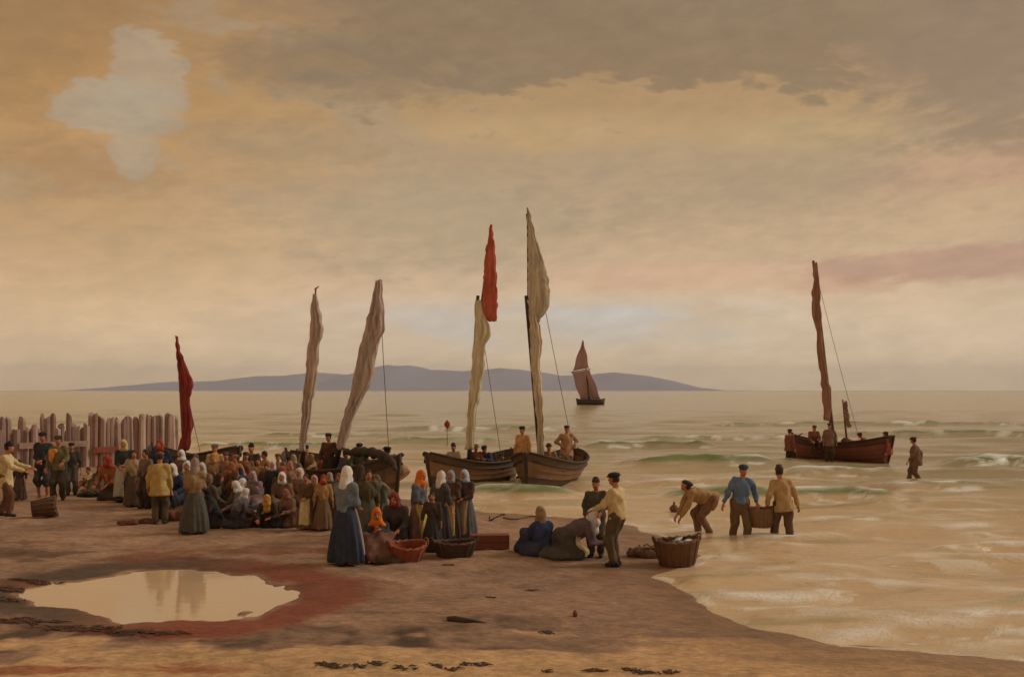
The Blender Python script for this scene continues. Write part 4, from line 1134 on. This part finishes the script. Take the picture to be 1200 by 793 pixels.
basket(794, 662, .42, .30, .46, 'large open wicker basket of fish at the water edge', (112, 78, 54), (R(3), R(-3), .15))
bp = at(794, 662)
for i in range(7): fish(bp + Vector((random.uniform(-.2, .2), random.uniform(-.12, .12), .34 + .025 * i)), random.uniform(0, 6.28), 'silver fish in the large basket at the water edge', 'fish in the basket at the water edge')
netpile(757, 652, (.34, .22, .20), (112, 84, 66), 'small heap of brown net between standing men and large basket', 2)
basket(533, 652, .42, .30, .27, 'low dark basket at the feet of the four standing women', (84, 58, 44), (0, 0, .3))
basket(45, 609, .23, .22, .52, 'brown basket tipped on its side near the smock man', (98, 70, 50), (0, R(84), .35), None, at(36, 606) + Vector((0, 0, .21)), False)
basket(318, 616, .55, .36, .30, 'wide low fish basket before the woman in ochre scarf', (80, 66, 52), (0, 0, .1))
bp = at(318, 616)
for i in range(8): fish(bp + Vector((-.36 + .12 * i, random.uniform(-.12, .12), .29 + random.uniform(0, .05))), random.uniform(-.6, .6), 'pale fish lying in the wide low basket', 'fish in the wide low basket')
basket(286, 618, .24, .20, .20, 'small round basket next to the wide fish basket', (110, 76, 56), (0, 0, 0))
basket(476, 657, .36, .27, .30, 'red brown basket beside the seated woman in orange shawl', (142, 74, 50), (R(10), 0, .5))
basket(434, 642, .22, .20, .24, 'little tan basket by the knees of orange shawl woman', (132, 100, 70), (0, 0, 0))
lump('sack', 452, 660, (.26, .18, .18), (84, 68, 56), 'small dark sack lying left of the red brown basket', 'sack', None, 5, 7, .015)
netpile(215, 608, (.50, .40, .34), (132, 86, 70), 'reddish net heap between man in khaki and brown shawled woman', 7)
netpile(106, 582, (.40, .25, .20), (52, 48, 46), 'black bundle of wet net lying near the seated children', 9)
lump('sack', 148, 615, (.24, .16, .12), (112, 66, 54), 'flat reddish sack left of the man in khaki', 'sack', None, 11, 7, .015)
lump('sack', 171, 613, (.26, .15, .14), (98, 62, 52), 'dark sack touching the heel of the man in khaki', 'sack', None, 12, 7, .015)
lump('sack', 172, 588, (.34, .16, .10), (150, 92, 66), 'thin reddish cloth on sand behind the man in khaki', 'cloth', None, 13, 7, .02)
# crate
cb = at(574, 642)
cr_ = thing('crate', cb, .08, 'long red brown wooden crate right of the low dark basket', 'crate')
cw = wood((124, 66, 50), (1, 8, 8), .8, 'crate_wood')
for (c_, s_) in [((0, -.17, .07), (.74, .025, .12)), ((0, -.17, .195), (.74, .025, .11)), ((0, .17, .07), (.74, .025, .12)), ((0, .17, .195), (.74, .025, .11)), ((-.36, 0, .13), (.025, .31, .25)), ((.36, 0, .13), (.025, .31, .25)), ((0, 0, .015), (.69, .31, .02))]:
    mesh_obj('board', *boxv(c_, s_), cw, cr_, False)
for i in range(3): mesh_obj('lid_board', *boxv((0, -.115 + .115 * i, .262), (.75, .105, .02)), cw, cr_, False)
# anchor with its rope at the water's edge
ab = at(582, 610)
an_ = thing('anchor', ab, .4, 'small dark iron anchor on the wet sand behind the crate', 'anchor', None, .55)
iron = plain('iron', (48, 44, 46), .6, .3, 20)
mesh_obj('shank', *tube([(-.3, 0, .05), (.35, 0, .28)], .025, 8), iron, an_)
mesh_obj('arms', *tube([(-.22, -.26, .16), (-.29, -.14, .06), (-.31, 0, .04), (-.29, .14, .06), (-.22, .26, .16)], [.035, .025, .03, .025, .035], 8), iron, an_)
mesh_obj('stock', *tube([(.28, -.2, .24), (.28, .2, .26)], .018, 8), iron, an_)
mesh_obj('ring', *tube([(.38 + .05 * math.cos(a), .05 * math.sin(a), .29) for a in np.linspace(0, 6.28, 12)], .010, 6, False), iron, an_)
rp = [at(590 + 8 * i, 607 + 2 * math.sin(i * 1.1)) + Vector((0, 0, .02)) for i in range(6)]
tag(mesh_obj('anchor_rope', *tube([tuple(q) for q in rp], .02, 6), ROPE), 'wavy rope leading from the small iron anchor to the water', 'rope')
# marker buoy and float
mb_ = pw(524, 521, 60.0)
mk = thing('marker_buoy', (mb_[0], 60.0, 0), 0, 'red fishing marker on a thin stick in the sea', 'buoy')
mesh_obj('stick', *tube([(0, 0, -.3), (0, 0, 1.1)], .02, 6), POLE_D, mk)
mesh_obj('float', *tube([(0, 0, .95 + .5 * t_) for t_ in np.linspace(0, 1, 9)], [.02 + .16 * math.sin(math.pi * t_) for t_ in np.linspace(0, 1, 9)], 10), cloth((150, 52, 44)), mk)
fp = pw(790, 598, 3.2 * F / (598 - HORIZON))
mk = thing('float', (fp[0], fp[1], -.02), 0, 'small brown float bobbing behind the bending fisherman', 'float')
mesh_obj('ball', *tube([(0, 0, -.06 + .26 * t_) for t_ in np.linspace(0, 1, 9)], [.01 + .12 * math.sin(math.pi * t_) for t_ in np.linspace(0, 1, 9)], 12), wood((112, 80, 60), (4, 4, 4)), mk)
mesh_obj('neck', *tube([(0, 0, .17), (0, 0, .26)], .025, 8), POLE_D, mk)

# ------------------------------------------------------------------ wrack and driftwood in the foreground
WG = 'dark weed clumps on the foreground sand'
rw = random.Random(3)
def weed(px, py, sx, sy, n, col_, label, group):
    b_ = at(px, py); parts_ = []
    for k in range(n):
        a0 = rw.uniform(0, 6.28); x_ = max(-.8, min(.8, rw.gauss(0, .42))) * sx; y_ = max(-.8, min(.8, rw.gauss(0, .42))) * sy; pts = []; ln = rw.uniform(.05, .16) * (sx / .12) ** .5
        for q in range(5):
            pts.append((x_, y_, gz(b_.x + x_, b_.y + y_) - b_.z + .006 + .016 * rw.random()))
            a0 += rw.uniform(-.7, .7); x_ += ln / 4 * math.cos(a0); y_ += ln / 4 * math.sin(a0) * .6
        r_ = rw.uniform(.004, .010); parts_.append(tube(pts, [r_ * .6, r_, r_ * 1.2, r_, r_ * .4], 5))
    o_ = mesh_obj('seaweed', *join(*parts_), cloth(col_)); o_.location = b_
    return tag(o_, label, 'seaweed', group)
for i, (px, py, sx) in enumerate([(384, 779, .13), (396, 782, .09), (413, 780, .14), (439, 779, .12), (474, 783, .13), (519, 781, .13), (533, 785, .08), (556, 779, .16), (641, 787, .08), (703, 786, .14), (738, 785, .12), (752, 789, .15), (783, 788, .14), (642, 742, .12), (575, 700, .10), (622, 692, .14), (520, 662, .16)]):
    weed(px + rw.uniform(-3, 3), py, sx * .8, sx * .6, rw.randint(12, 20), rw.choice([(92, 76, 62), (84, 78, 76), (106, 82, 62)]), 'dark strands of seaweed washed up on the foreground sand', WG)
for i, (px, py, sx, sy) in enumerate([(14, 692, .40, .16), (2, 702, .34, .16), (44, 682, .40, .10), (90, 737, .6, .12), (170, 741, .6, .10), (20, 728, .5, .16)]):
    weed(px, py, sx, sy, 70, (96, 72, 56), 'brown mat of stranded weed on the muddy edge of the pool', 'weed mats along the pool edge')
dw = at(541, 728)
tag(mesh_obj('driftwood', *tube([tuple(dw + Vector(q)) for q in ((-.20, .08, .03), (-.10, .04, .025), (.06, -.02, .015), (.18, -.05, .01), (.34, -.10, .0))], [.02, .05, .045, .03, .012], 9), wood((82, 58, 44), (10, 10, 2), .9, 'driftwood')), 'short dark piece of driftwood half sunk in the open sand', 'driftwood')
pb = at(674, 722)
tag(mesh_obj('pebble', *tube([(pb.x, pb.y, pb.z - .02 + .11 * t_) for t_ in np.linspace(0, 1, 8)], [.008 + .028 * math.sin(math.pi * t_) ** .7 for t_ in np.linspace(0, 1, 8)], 10), plain('stone', (126, 70, 62), .8, .3, 20)), 'single reddish pebble on the open sand', 'pebble')

# nets stowed in the boats
for (bo, px, D_, dz, sz, col_, lab) in [(b1, 436, 29.4, .86, (.55, .40, .34), (104, 84, 68), 'brown net heaped in the bow of the beached boat'), (b2, 520, 34.5, .70, (.5, .40, .36), (112, 90, 66), 'tan net heaped in the bow of the cream sailed boat'), (b3, 652, 34.6, .66, (.5, .42, .36), (98, 76, 56), 'dark net heaped between the two standing boatmen'), (b4, 1000, 46.5, .62, (.55, .45, .40), (106, 64, 48), 'reddish net heaped in the surf boat')]:
    netpile(0, 0, sz, col_, lab, int(px), ((px - 600) / F * D_, D_, dz))

rt = [pw(404, 530, 29.8), pw(420, 529, 29.4), pw(436, 530, 29.0), pw(450, 534, 28.7), pw(460, 541, 28.5), pw(464, 552, 28.4)]
rt = [rt[min(int(q), 4)] * (1 - (q - int(q))) + rt[min(int(q) + 1, 5)] * (q - int(q)) for q in np.linspace(0, 4.99, 26)]
tag(mesh_obj('rolled_net', *tube([q + np.array((0, 0, .03 * math.sin(2.1 * k))) for k, q in enumerate(rt)], [.05 + .09 * math.sin(math.pi * min(1, (k + 2) / 27)) + .015 * math.sin(k * 1.9) for k in range(26)], 12), cloth((72, 62, 56))), 'long dark roll of net slung along the beached boat rail', 'net')

# ------------------------------------------------------------------ people
NAVY = (46, 54, 84); BLUE = (78, 96, 132); BLGR = (112, 122, 138); SLATE = (88, 90, 98); BLACK = (40, 37, 38); DKB = (68, 52, 42); BRN = (114, 84, 62)
TAN = (172, 138, 98); KHAKI = (156, 134, 90); CREAM = (212, 190, 150); OCHRE = (192, 142, 62); ORNG = (214, 112, 36); RED = (164, 62, 46); DKR = (122, 52, 46)
WHITE = (240, 230, 218); PINKW = (240, 214, 204); MAUVE = (132, 110, 114); GREEN = (86, 88, 66); YEL = (202, 172, 100); GREY = (152, 146, 134); PBLUE = (168, 182, 198); RUST = (150, 92, 62); HAIR = (56, 42, 34)
def Wm(scarf, top, skirt, **k): return dict(top=top, skirt=skirt, **({'scarf': scarf} if scarf else {'hair': HAIR, 'bun': 1}), **k)
def Mn(cap, top, legs, **k): return dict(top=top, legs=legs, **({'cap': cap} if cap else {'hair': HAIR}), boots=k.pop('boots', (52, 42, 36)), **k)
HT = {'stand': 1.70, 'clasp': 1.70, 'fold': 1.70, 'hips': 1.70, 'reach': 1.69, 'give': 1.70, 'carry_r': 1.70, 'carry_l': 1.70, 'walk': 1.68, 'bend': 1.18, 'stoop': 1.52, 'sit': .93, 'sitlean': .84, 'kneel': 1.12, 'kneelbend': .92, 'bench': 1.30, 'row': 1.20}
GC = 'crowd gathered on the beach'
pid = 0
def res(D): return .016 if D < 22.6 else (.023 if D < 28 else .028)
PLACED = []
def put(px, hy, fy, pose, heading, d, label, H=None, D=None, look=0, hp=None, hmin=1.42, hmax=1.86, group=GC, z=None, G=None):
    global pid
    pid += 1
    if D is not None:                       # standing on or in something at a known distance
        H = H or 1.70; zt = CAM_H - (hy - HORIZON) * D / F
        base = Vector(((px - 600) / F * D, D, zt - HT[pose] * H / 1.70 if z is None else z))
    elif G is not None:                     # on the sand at distance G
        gx = (px - 600) / F * G; base = Vector((gx, G, gz(gx, G))); zt = CAM_H - (hy - HORIZON) * G / F
        H = min(max(1.70 * (zt - base.z) / HT[pose], 1.2), 1.9)
    elif fy is not None:
        base = at(px, fy); zt = CAM_H - (hy - HORIZON) * base.y / F
        H = H or min(max(1.70 * (zt - base.z) / HT[pose], hmin), hmax)
    else:
        H = H or (1.64 if 'skirt' in d else 1.70); Dg = 25.0
        for _ in range(12):
            g_ = gz((px - 600) / F * Dg, Dg); Dg = (CAM_H - g_ - HT[pose] * H / 1.70) * F / (hy - HORIZON)
        base = Vector(((px - 600) / F * Dg, Dg, g_))
    PLACED.append((base.x, base.y, pid, label))
    return person(base, heading, H, pose, label, d, res(base.y), group, pid, look, hp)

# --- left end, by the groyne
put(4, 519, 605, 'reach', -80, Mn(BLACK, (206, 184, 136), (112, 76, 58), smock=.22, capkind='knit'), 'man in long cream smock and brown trousers reaching out an arm')
put(23, 539, 586, 'stand', 180, Wm(DKB, DKB, (84, 66, 58), shawl=(70, 58, 54)), 'child wrapped in a dark brown cloak next to the smock man', hmin=1.0)
put(51, 507, 583, 'clasp', 185, Mn(BLACK, (54, 54, 60), (66, 64, 66), smock=.16, leglen=.30, boots=0), 'barelegged man in black coat standing before the groyne')
put(69, 511, 586, 'give', 190, Mn(DKB, (112, 100, 66), (72, 64, 54), smock=.12, bundle=(226, 146, 78)), 'man in olive jacket with orange cloth at the black coat man\'s elbow')  # orange bundle colour stands for the sunlit part of his shirt
put(84, 519, 580, 'stand', 200, Mn(BLACK, (66, 62, 56), (92, 82, 70)), 'man in dark grey jacket third from the smock man')
put(106, 531, 574, 'sit', 170, dict(top=CREAM, legs=RUST, hair=HAIR, leglen=.6), 'seated child in cream shirt with dark hair', hmin=1.1, H=1.3)
put(119, 532, 578, 'sit', 185, Wm(DKR, GREEN, (92, 84, 66), shawl=(78, 76, 58)), 'seated woman in dark red scarf and olive shawl', H=1.6)
put(133, 529, None, 'kneel', 165, Wm(RED, RUST, DKB, shawl=(206, 118, 60)), 'kneeling woman with orange shawl behind the olive shawl', G=28.5)
put(146, 516, 588, 'clasp', 185, Wm((206, 186, 130), (60, 58, 62), (58, 54, 52), apron=(178, 172, 156), apx=.10, apw=.13), 'woman in cream headscarf and pale grey apron over black dress')
put(157, 528, None, 'stand', 200, Wm(None, (176, 150, 118), (98, 80, 66)), 'darkhaired woman in cream bodice behind the cream headscarf woman', G=27.0)
put(172, 527, None, 'stand', 150, Mn(None, (120, 100, 82), DKB), 'bareheaded man in brown jacket looking over khaki man\'s shoulder', G=26.6)
put(188, 516, None, 'stand', 180, Wm(RED, NAVY, SLATE, shawl=(62, 78, 112)), 'woman in red scarf with blue shawl before the groyne end', G=27.6)
put(165, 549, 587, 'kneelbend', -120, Wm(NAVY, (72, 66, 62), (66, 62, 56)), 'crouching woman in navy scarf working behind the man in khaki', H=1.55)
put(187, 538, 614, 'stand', 8, Mn((112, 88, 54), (182, 152, 92), (92, 80, 58), smock=.24), 'man in khaki yellow smock seen from behind', H=1.62)
put(228, 538, 623, 'clasp', 5, Wm((150, 130, 116), (136, 110, 82), (84, 82, 74), shawl=(150, 120, 86), flare=.32), 'woman in tan shawl and grey green skirt seen from behind')
# --- middle crowd
put(206, 543, None, 'bench', 170, Wm(PINKW, NAVY, (60, 62, 74)), 'woman in pale pink scarf and navy dress behind tan shawl woman', G=24.4)
put(214, 528, None, 'stand', 160, Wm(WHITE, BRN, DKB, shawl=(104, 90, 78)), 'woman in white scarf under the dark red sail', G=26.6)
put(220, 540, None, 'bench', 190, Wm((206, 206, 202), SLATE, SLATE), 'woman in greyish white scarf peering past the tan shawl', G=25.4)
put(240, 530, None, 'stoop', -30, Wm(OCHRE, (176, 134, 82), BRN), 'stooping woman in ochre scarf at the back of the crowd', G=26.4)
put(253, 521, None, 'stand', 175, Mn(BRN, (206, 180, 138), DKB), 'tall man in cream shirt and brown cap at the back', G=27.2)
put(265, 530, None, 'stand', 190, Mn((94, 66, 46), (150, 112, 80), DKB), 'man in brown cap next to the tall cream shirt man', G=26.6)
put(277, 533, None, 'stand', 160, Mn(RUST, (196, 128, 76), DKB, smock=.1), 'man in orange tan smock among the brown caps', G=26.2)
put(295, 521, None, 'stand', 175, Mn(BLACK, (74, 64, 54), DKB, capkind='knit'), 'man in black knit cap standing tallest over the crowd', G=27.6)
put(288, 530, None, 'stand', 200, Mn(DKB, (124, 86, 62), DKB), 'man in dark brown cap before the black knit cap', G=26.8)
put(313, 529, None, 'stand', 120, Mn(None, (180, 132, 88), BRN), 'bareheaded man in light brown jacket near the grey sailed boat', G=27.2)
put(303, 537, None, 'stand', 180, Wm(None, (168, 130, 92), BRN), 'bareheaded woman in tan bodice beside the light brown jacket', G=26.0)
put(257, 541, None, 'stoop', -60, Wm(RUST, (130, 78, 52), DKB), 'bent woman in rust bodice in the crowd centre', G=25.4)
put(283, 548, None, 'stoop', 20, Wm(NAVY, (58, 68, 100), NAVY), 'bent woman in dark blue showing her back', G=24.9)
put(299, 552, None, 'bench', 170, Wm((170, 152, 152), MAUVE, SLATE), 'woman in mauve grey scarf in mid crowd', G=24.6)
put(245, 554, None, 'kneel', -100, Wm(DKB, (88, 72, 58), BLACK), 'kneeling woman in brown scarf right of tan shawl woman', G=24.2)
put(267, 551, None, 'bench', -70, Wm((104, 74, 54), (108, 76, 54), DKB), 'woman with broad brown back sitting in the crowd', G=24.5)
put(271, 560, None, 'kneel', -90, Wm(WHITE, (92, 78, 70), BLACK), 'kneeling woman in bright white scarf', G=23.7)
put(277, 572, None, 'kneel', -80, Wm((206, 204, 206), (86, 80, 82), (64, 58, 60), shawl=(120, 122, 136)), 'kneeling woman in white scarf and grey shawl by small basket', G=22.6)
put(253, 571, None, 'kneel', 120, Wm(BLACK, (56, 52, 50), (50, 46, 46)), 'kneeling woman all in black beside the grey shawl', G=22.8)
put(288, 563, None, 'kneel', 110, Wm(PINKW, MAUVE, SLATE, shawl=(136, 112, 118)), 'kneeling woman in pink white scarf and mauve shawl', G=23.5)
put(303, 570, None, 'kneelbend', 20, Wm(MAUVE, (140, 118, 118), (96, 92, 100)), 'crouching woman in mauve with her back turned', G=23.4)
put(320, 541, None, 'stand', 175, Wm((196, 188, 186), (60, 52, 52), BLACK, shawl=(62, 54, 54)), 'woman in pale grey scarf and black shawl behind fish basket', G=25.2)
put(332, 553, None, 'bench', 180, Wm(WHITE, BRN, (112, 90, 74), shawl=(118, 90, 70)), 'woman in white scarf and brown shawl by the wide fish basket', G=23.9)
put(320, 576, None, 'kneelbend', 175, Wm(OCHRE, (64, 56, 50), BLACK), 'crouching woman in ochre scarf over the wide fish basket', G=22.9)
put(343, 571, None, 'kneel', 150, Wm((150, 96, 82), (140, 106, 88), BRN), 'kneeling girl in rose scarf beside the wide fish basket', G=23.0)
put(355, 548, None, 'bench', 160, Wm((214, 190, 180), (140, 104, 86), BRN, shawl=(168, 120, 104)), 'woman in blush scarf under the upright grey sail', G=24.6)
put(359, 568, 620, 'clasp', 175, Wm(None, (104, 78, 58), BRN, apron=(206, 186, 142), apw=.15), 'darkhaired girl in cream apron facing the pool', hmin=1.2)
put(379, 566, 621, 'stand', 190, Wm(RED, (170, 134, 84), (120, 96, 72), shawl=(176, 140, 86)), 'girl in bright red scarf and ochre shawl', hmin=1.2)
put(387, 564, None, 'stand', 160, Wm(GREY, (76, 84, 96), NAVY), 'girl in grey scarf just behind the bright red scarf', G=23.2)
put(340, 541, None, 'stand', 200, Wm((180, 130, 112), (150, 110, 88), BRN), 'woman in dusty rose scarf beside the beached boat', G=26.0)
put(240, 542, None, 'bench', 170, Wm((190, 182, 176), (128, 104, 86), DKB), 'woman in light grey scarf behind the kneeling brown scarf', G=25.2)
put(312, 545, None, 'stand', 190, Mn(None, (84, 70, 58), DKB), 'bareheaded boy in dark jacket beside the pale grey scarf', G=25.9)
put(230, 533, None, 'stand', 180, Wm(MAUVE, (112, 100, 96), DKB), 'woman in mauve scarf between white and ochre scarves', G=27.0)
put(326, 532, None, 'stand', 185, Mn((96, 72, 54), (134, 104, 78), DKB), 'man in tan cap behind the dusty rose scarf', G=27.4)
put(345, 533, None, 'stand', 170, Wm(GREY, (120, 102, 88), DKB), 'woman in dull grey scarf close to the boat side', G=27.2)
put(249, 532, None, 'stand', 200, Wm((176, 132, 96), (150, 110, 78), DKB), 'woman in tan scarf before the tall cream shirt man', G=26.0)
put(330, 546, None, 'bench', 200, Wm((168, 84, 66), (96, 74, 64), DKB), 'woman in brick scarf behind the brown shawl', G=25.2)
put(369, 556, None, 'bench', 185, Wm((196, 150, 128), (122, 92, 74), DKB), 'woman in peach scarf behind the cream apron girl', G=24.4)
put(397, 571, None, 'stand', 170, Wm((120, 92, 72), (110, 86, 66), BRN), 'girl in brown scarf half hidden by the tall pink scarf woman', G=22.6)
# --- men at the beached boat
DB = 30.2
put(361, 521, None, 'bench', 170, Mn(BLACK, TAN, DKB), 'man in tan jacket sitting in the beached boat below upright sail', D=DB + .9, group=None)
put(377, 527, None, 'bench', 200, Mn((110, 76, 52), RUST, DKB), 'man in rust jacket sitting in the middle of the beached boat', D=DB + 1.0, group=None)
put(386, 508, None, 'stand', 160, Mn(DKB, (92, 66, 50), DKB), 'man in dark brown standing at foot of leaning mast', D=DB + .1, H=1.66, group=None)
put(421, 519, None, 'bench', 190, Mn(BLACK, GREEN, DKB), 'man in dark green jacket sitting towards the boat bow', D=DB - .5, group=None)
put(409, 526, None, 'bench', 150, Mn((108, 104, 98), SLATE, DKB, capkind='knit'), 'man in slate jersey sitting beside the leaning mast', D=DB - .1, group=None)
put(467, 526, None, 'stoop', 70, Mn(BLACK, (164, 128, 96), (132, 100, 76), smock=.22, leglen=.55, boots=0), 'fisherman in loose tan smock leaning on the bow of beached boat', D=29.6, H=1.74, group=None, z=0.02)
put(455, 563, 592, 'kneelbend', 60, Mn((120, 90, 66), (136, 104, 80), (110, 84, 66)), 'crouching man in brown under the bow of beached boat', H=1.6, group=None)
# --- centre women
put(405, 548, 661, 'clasp', -28, Wm(PINKW, (112, 120, 130), (50, 55, 74), apron=(150, 140, 142), apw=.14, apx=.12, flare=.33, sleeve=.8), 'tall woman in pale pink scarf, blue grey bodice and dark blue skirt', group=None)
put(431, 554, 634, 'stand', -160, Wm(None, (88, 78, 58), (98, 94, 74), shawl=(86, 76, 56)), 'darkhaired woman in olive shawl behind the pale pink scarf woman', group=None)
put(421, 566, 625, 'stand', -30, Wm(DKB, (82, 68, 56), (96, 80, 64)), 'woman in dark brown scarf beside the olive shawl', group=None)
put(447, 574, 630, 'stoop', 170, Wm((92, 96, 84), (94, 98, 84), (104, 106, 88)), 'stooping woman in grey green dress behind orange shawl woman', H=1.5, group=None)
put(441, 597, 651, 'sit', 190, Wm(ORNG, (62, 66, 74), (116, 80, 66), tails=1, sleeve=.85), 'seated woman in bright orange scarf with shawl ends on shoulders', H=1.66, group=None)
put(467, 582, 641, 'kneel', 170, Wm(DKR, (68, 58, 56), (60, 54, 54), shawl=(74, 62, 58)), 'kneeling woman in dark red scarf and blackish dress', H=1.66, group=None)
put(490, 552, 643, 'clasp', -120, Wm(ORNG, (96, 100, 112), (128, 98, 92), apron=(208, 178, 104), apw=.17, tails=1, sleeve=.45), 'standing woman in orange scarf with long yellow apron', group=None)
put(507, 577, 646, 'stand', 175, Wm(None, (76, 58, 50), (62, 56, 56)), 'darkhaired child between the yellow apron and pink scarf women', hmin=1.0, group=None)
put(516, 555, 636, 'stand', -35, Wm((232, 204, 196), (84, 78, 72), (66, 62, 64), apron=(196, 168, 110), apw=.12, apx=-.08, flare=.28), 'woman in pink white scarf and charcoal dress with back turned', group=None)
put(529, 552, 634, 'clasp', 165, Wm((150, 160, 176), (92, 66, 54), (80, 66, 60), apron=(190, 158, 104), apw=.13, shawl=(98, 84, 84)), 'woman in blue grey scarf with ochre apron over brown dress', group=None)
put(546, 555, 632, 'clasp', 150, Wm((178, 192, 206), (82, 66, 60), (92, 88, 92), apron=(168, 142, 108), apw=.13, sleeve=.7), 'woman in pale blue scarf at the right end of four women', group=None)
# --- seated group and standing men by the water
put(637, 598, 652, 'sit', 25, Wm((150, 120, 92), (52, 64, 100), (58, 62, 84), short=1), 'seated girl in navy blouse and brown scarf, back turned', H=1.68, group=None)
put(660, 586, 653, 'kneelbend', -90, Wm(WHITE, (100, 84, 92), (82, 76, 72), apron=(206, 186, 148), sleeve=.6), 'woman in white scarf kneeling bent over next to navy girl', H=1.85, group=None)
put(699, 561, 652, 'give', 165, Mn((62, 56, 52), (84, 78, 66), (82, 70, 56), capkind='knit'), 'man in dark jersey facing the beach with the bent woman', group=None)
put(723, 555, 663, 'give', 60, Mn((48, 44, 48), (208, 184, 140), (92, 78, 58), smock=.05, boots=(40, 34, 32)), 'man in cream shirt and black cap with his back to us', group=None)
# --- fishermen wading
put(826, 566, None, 'bend', 95, Mn((56, 56, 66), (172, 136, 94), (128, 98, 72), smock=.16), 'fisherman in tan smock bending to the shallow water', D=3.2 * F / (622 - HORIZON), H=1.78, group=None, z=-.12)
put(867, 545, None, 'carry_r', 182, Mn((52, 62, 88), (98, 120, 152), (112, 88, 68), smock=.04), 'wading fisherman in blue smock holding the basket', D=22.6, H=1.74, group=None, hp=6)
put(918, 547, None, 'carry_r', 8, Mn((74, 54, 46), (178, 146, 104), (98, 74, 60), smock=.16, capkind='knit'), 'wading fisherman in tan smock holding the basket', D=22.3, H=1.74, group=None)
bw = pw(892.5, 618, 22.45)
basket(0, 0, .27, .24, .42, 'deep wicker basket carried between two wading fishermen', (128, 98, 72), (0, 0, 0), None, (bw[0], 22.45, bw[2]))
# --- crews afloat
put(533, 519, None, 'bench', 170, Mn(NAVY, (178, 156, 124), DKB, capkind='knit'), 'man in navy cap and pale smock in the cream sailed boat', D=35.0, group=None)
put(557, 520, None, 'bench', 190, Mn((136, 100, 72), (128, 88, 66), DKB, capkind='souwester'), 'man in brown brimmed hat sitting by the cream sail', D=35.6, group=None)
put(572, 522, None, 'row', 160, Mn(BLACK, (54, 60, 82), DKB), 'man in navy jersey bowed in the cream sailed boat', D=35.8, group=None)
put(586, 531, None, 'bench', 200, Mn((48, 50, 62), (170, 138, 102), DKB, capkind='knit'), 'low seated man in tan smock at the boat end', D=36.6, group=None)
put(613, 500, None, 'stand', 150, Mn(BLACK, (196, 148, 98), BRN, smock=.25), 'fisherman in orange tan smock standing left of the tall mast', D=33.9, group=None)
put(643, 519, None, 'bench', 180, Mn((72, 56, 44), (142, 106, 78), DKB, capkind='souwester'), 'man in brown coat sitting under the tall mast', D=34.6, group=None)
put(664, 499, None, 'hips', -170, Mn(DKB, (174, 134, 100), BRN, smock=.25), 'fisherman in pinkish tan smock standing right of the tall mast', D=35.2, group=None)
put(925, 503, None, 'stand', -60, Mn((92, 56, 44), (132, 78, 58), DKB, smock=.2), 'man in russet smock in the water at the surf boat bow', D=46.0, group=None, H=1.68)
put(953, 498, None, 'bench', 180, Mn((104, 70, 54), (126, 82, 62), DKB), 'man in brown sitting left of the furled brown sail', D=46.3, group=None)
put(972, 496, None, 'stand', 170, Mn((74, 58, 52), (128, 98, 82), DKB, smock=.2), 'man in grey brown smock wading before the surf boat mast', D=44.6, group=None)
put(1018, 507, None, 'row', 60, Mn((110, 62, 48), (146, 72, 52), DKB), 'man in brick red jacket rowing at the surf boat stern', D=47.4, group=None)
put(1040, 506, None, 'stand', 70, Mn((96, 58, 46), (152, 84, 62), (128, 88, 70), smock=.2), 'man in russet smock in the water pushing the surf boat stern', D=45.0, group=None, H=1.72)
put(1073, 513, None, 'walk', 60, Mn((78, 58, 52), (118, 88, 74), (108, 82, 70), smock=.22), 'lone fisherman in brown smock wading beside the surf boat', D=36.8, group=None, H=1.72)
for i in range(len(PLACED)):
    for k in range(i):
        dd = math.hypot(PLACED[i][0] - PLACED[k][0], PLACED[i][1] - PLACED[k][1])
        if dd < .36: print('CLOSE', round(dd, 2), PLACED[i][3], '|', PLACED[k][3])
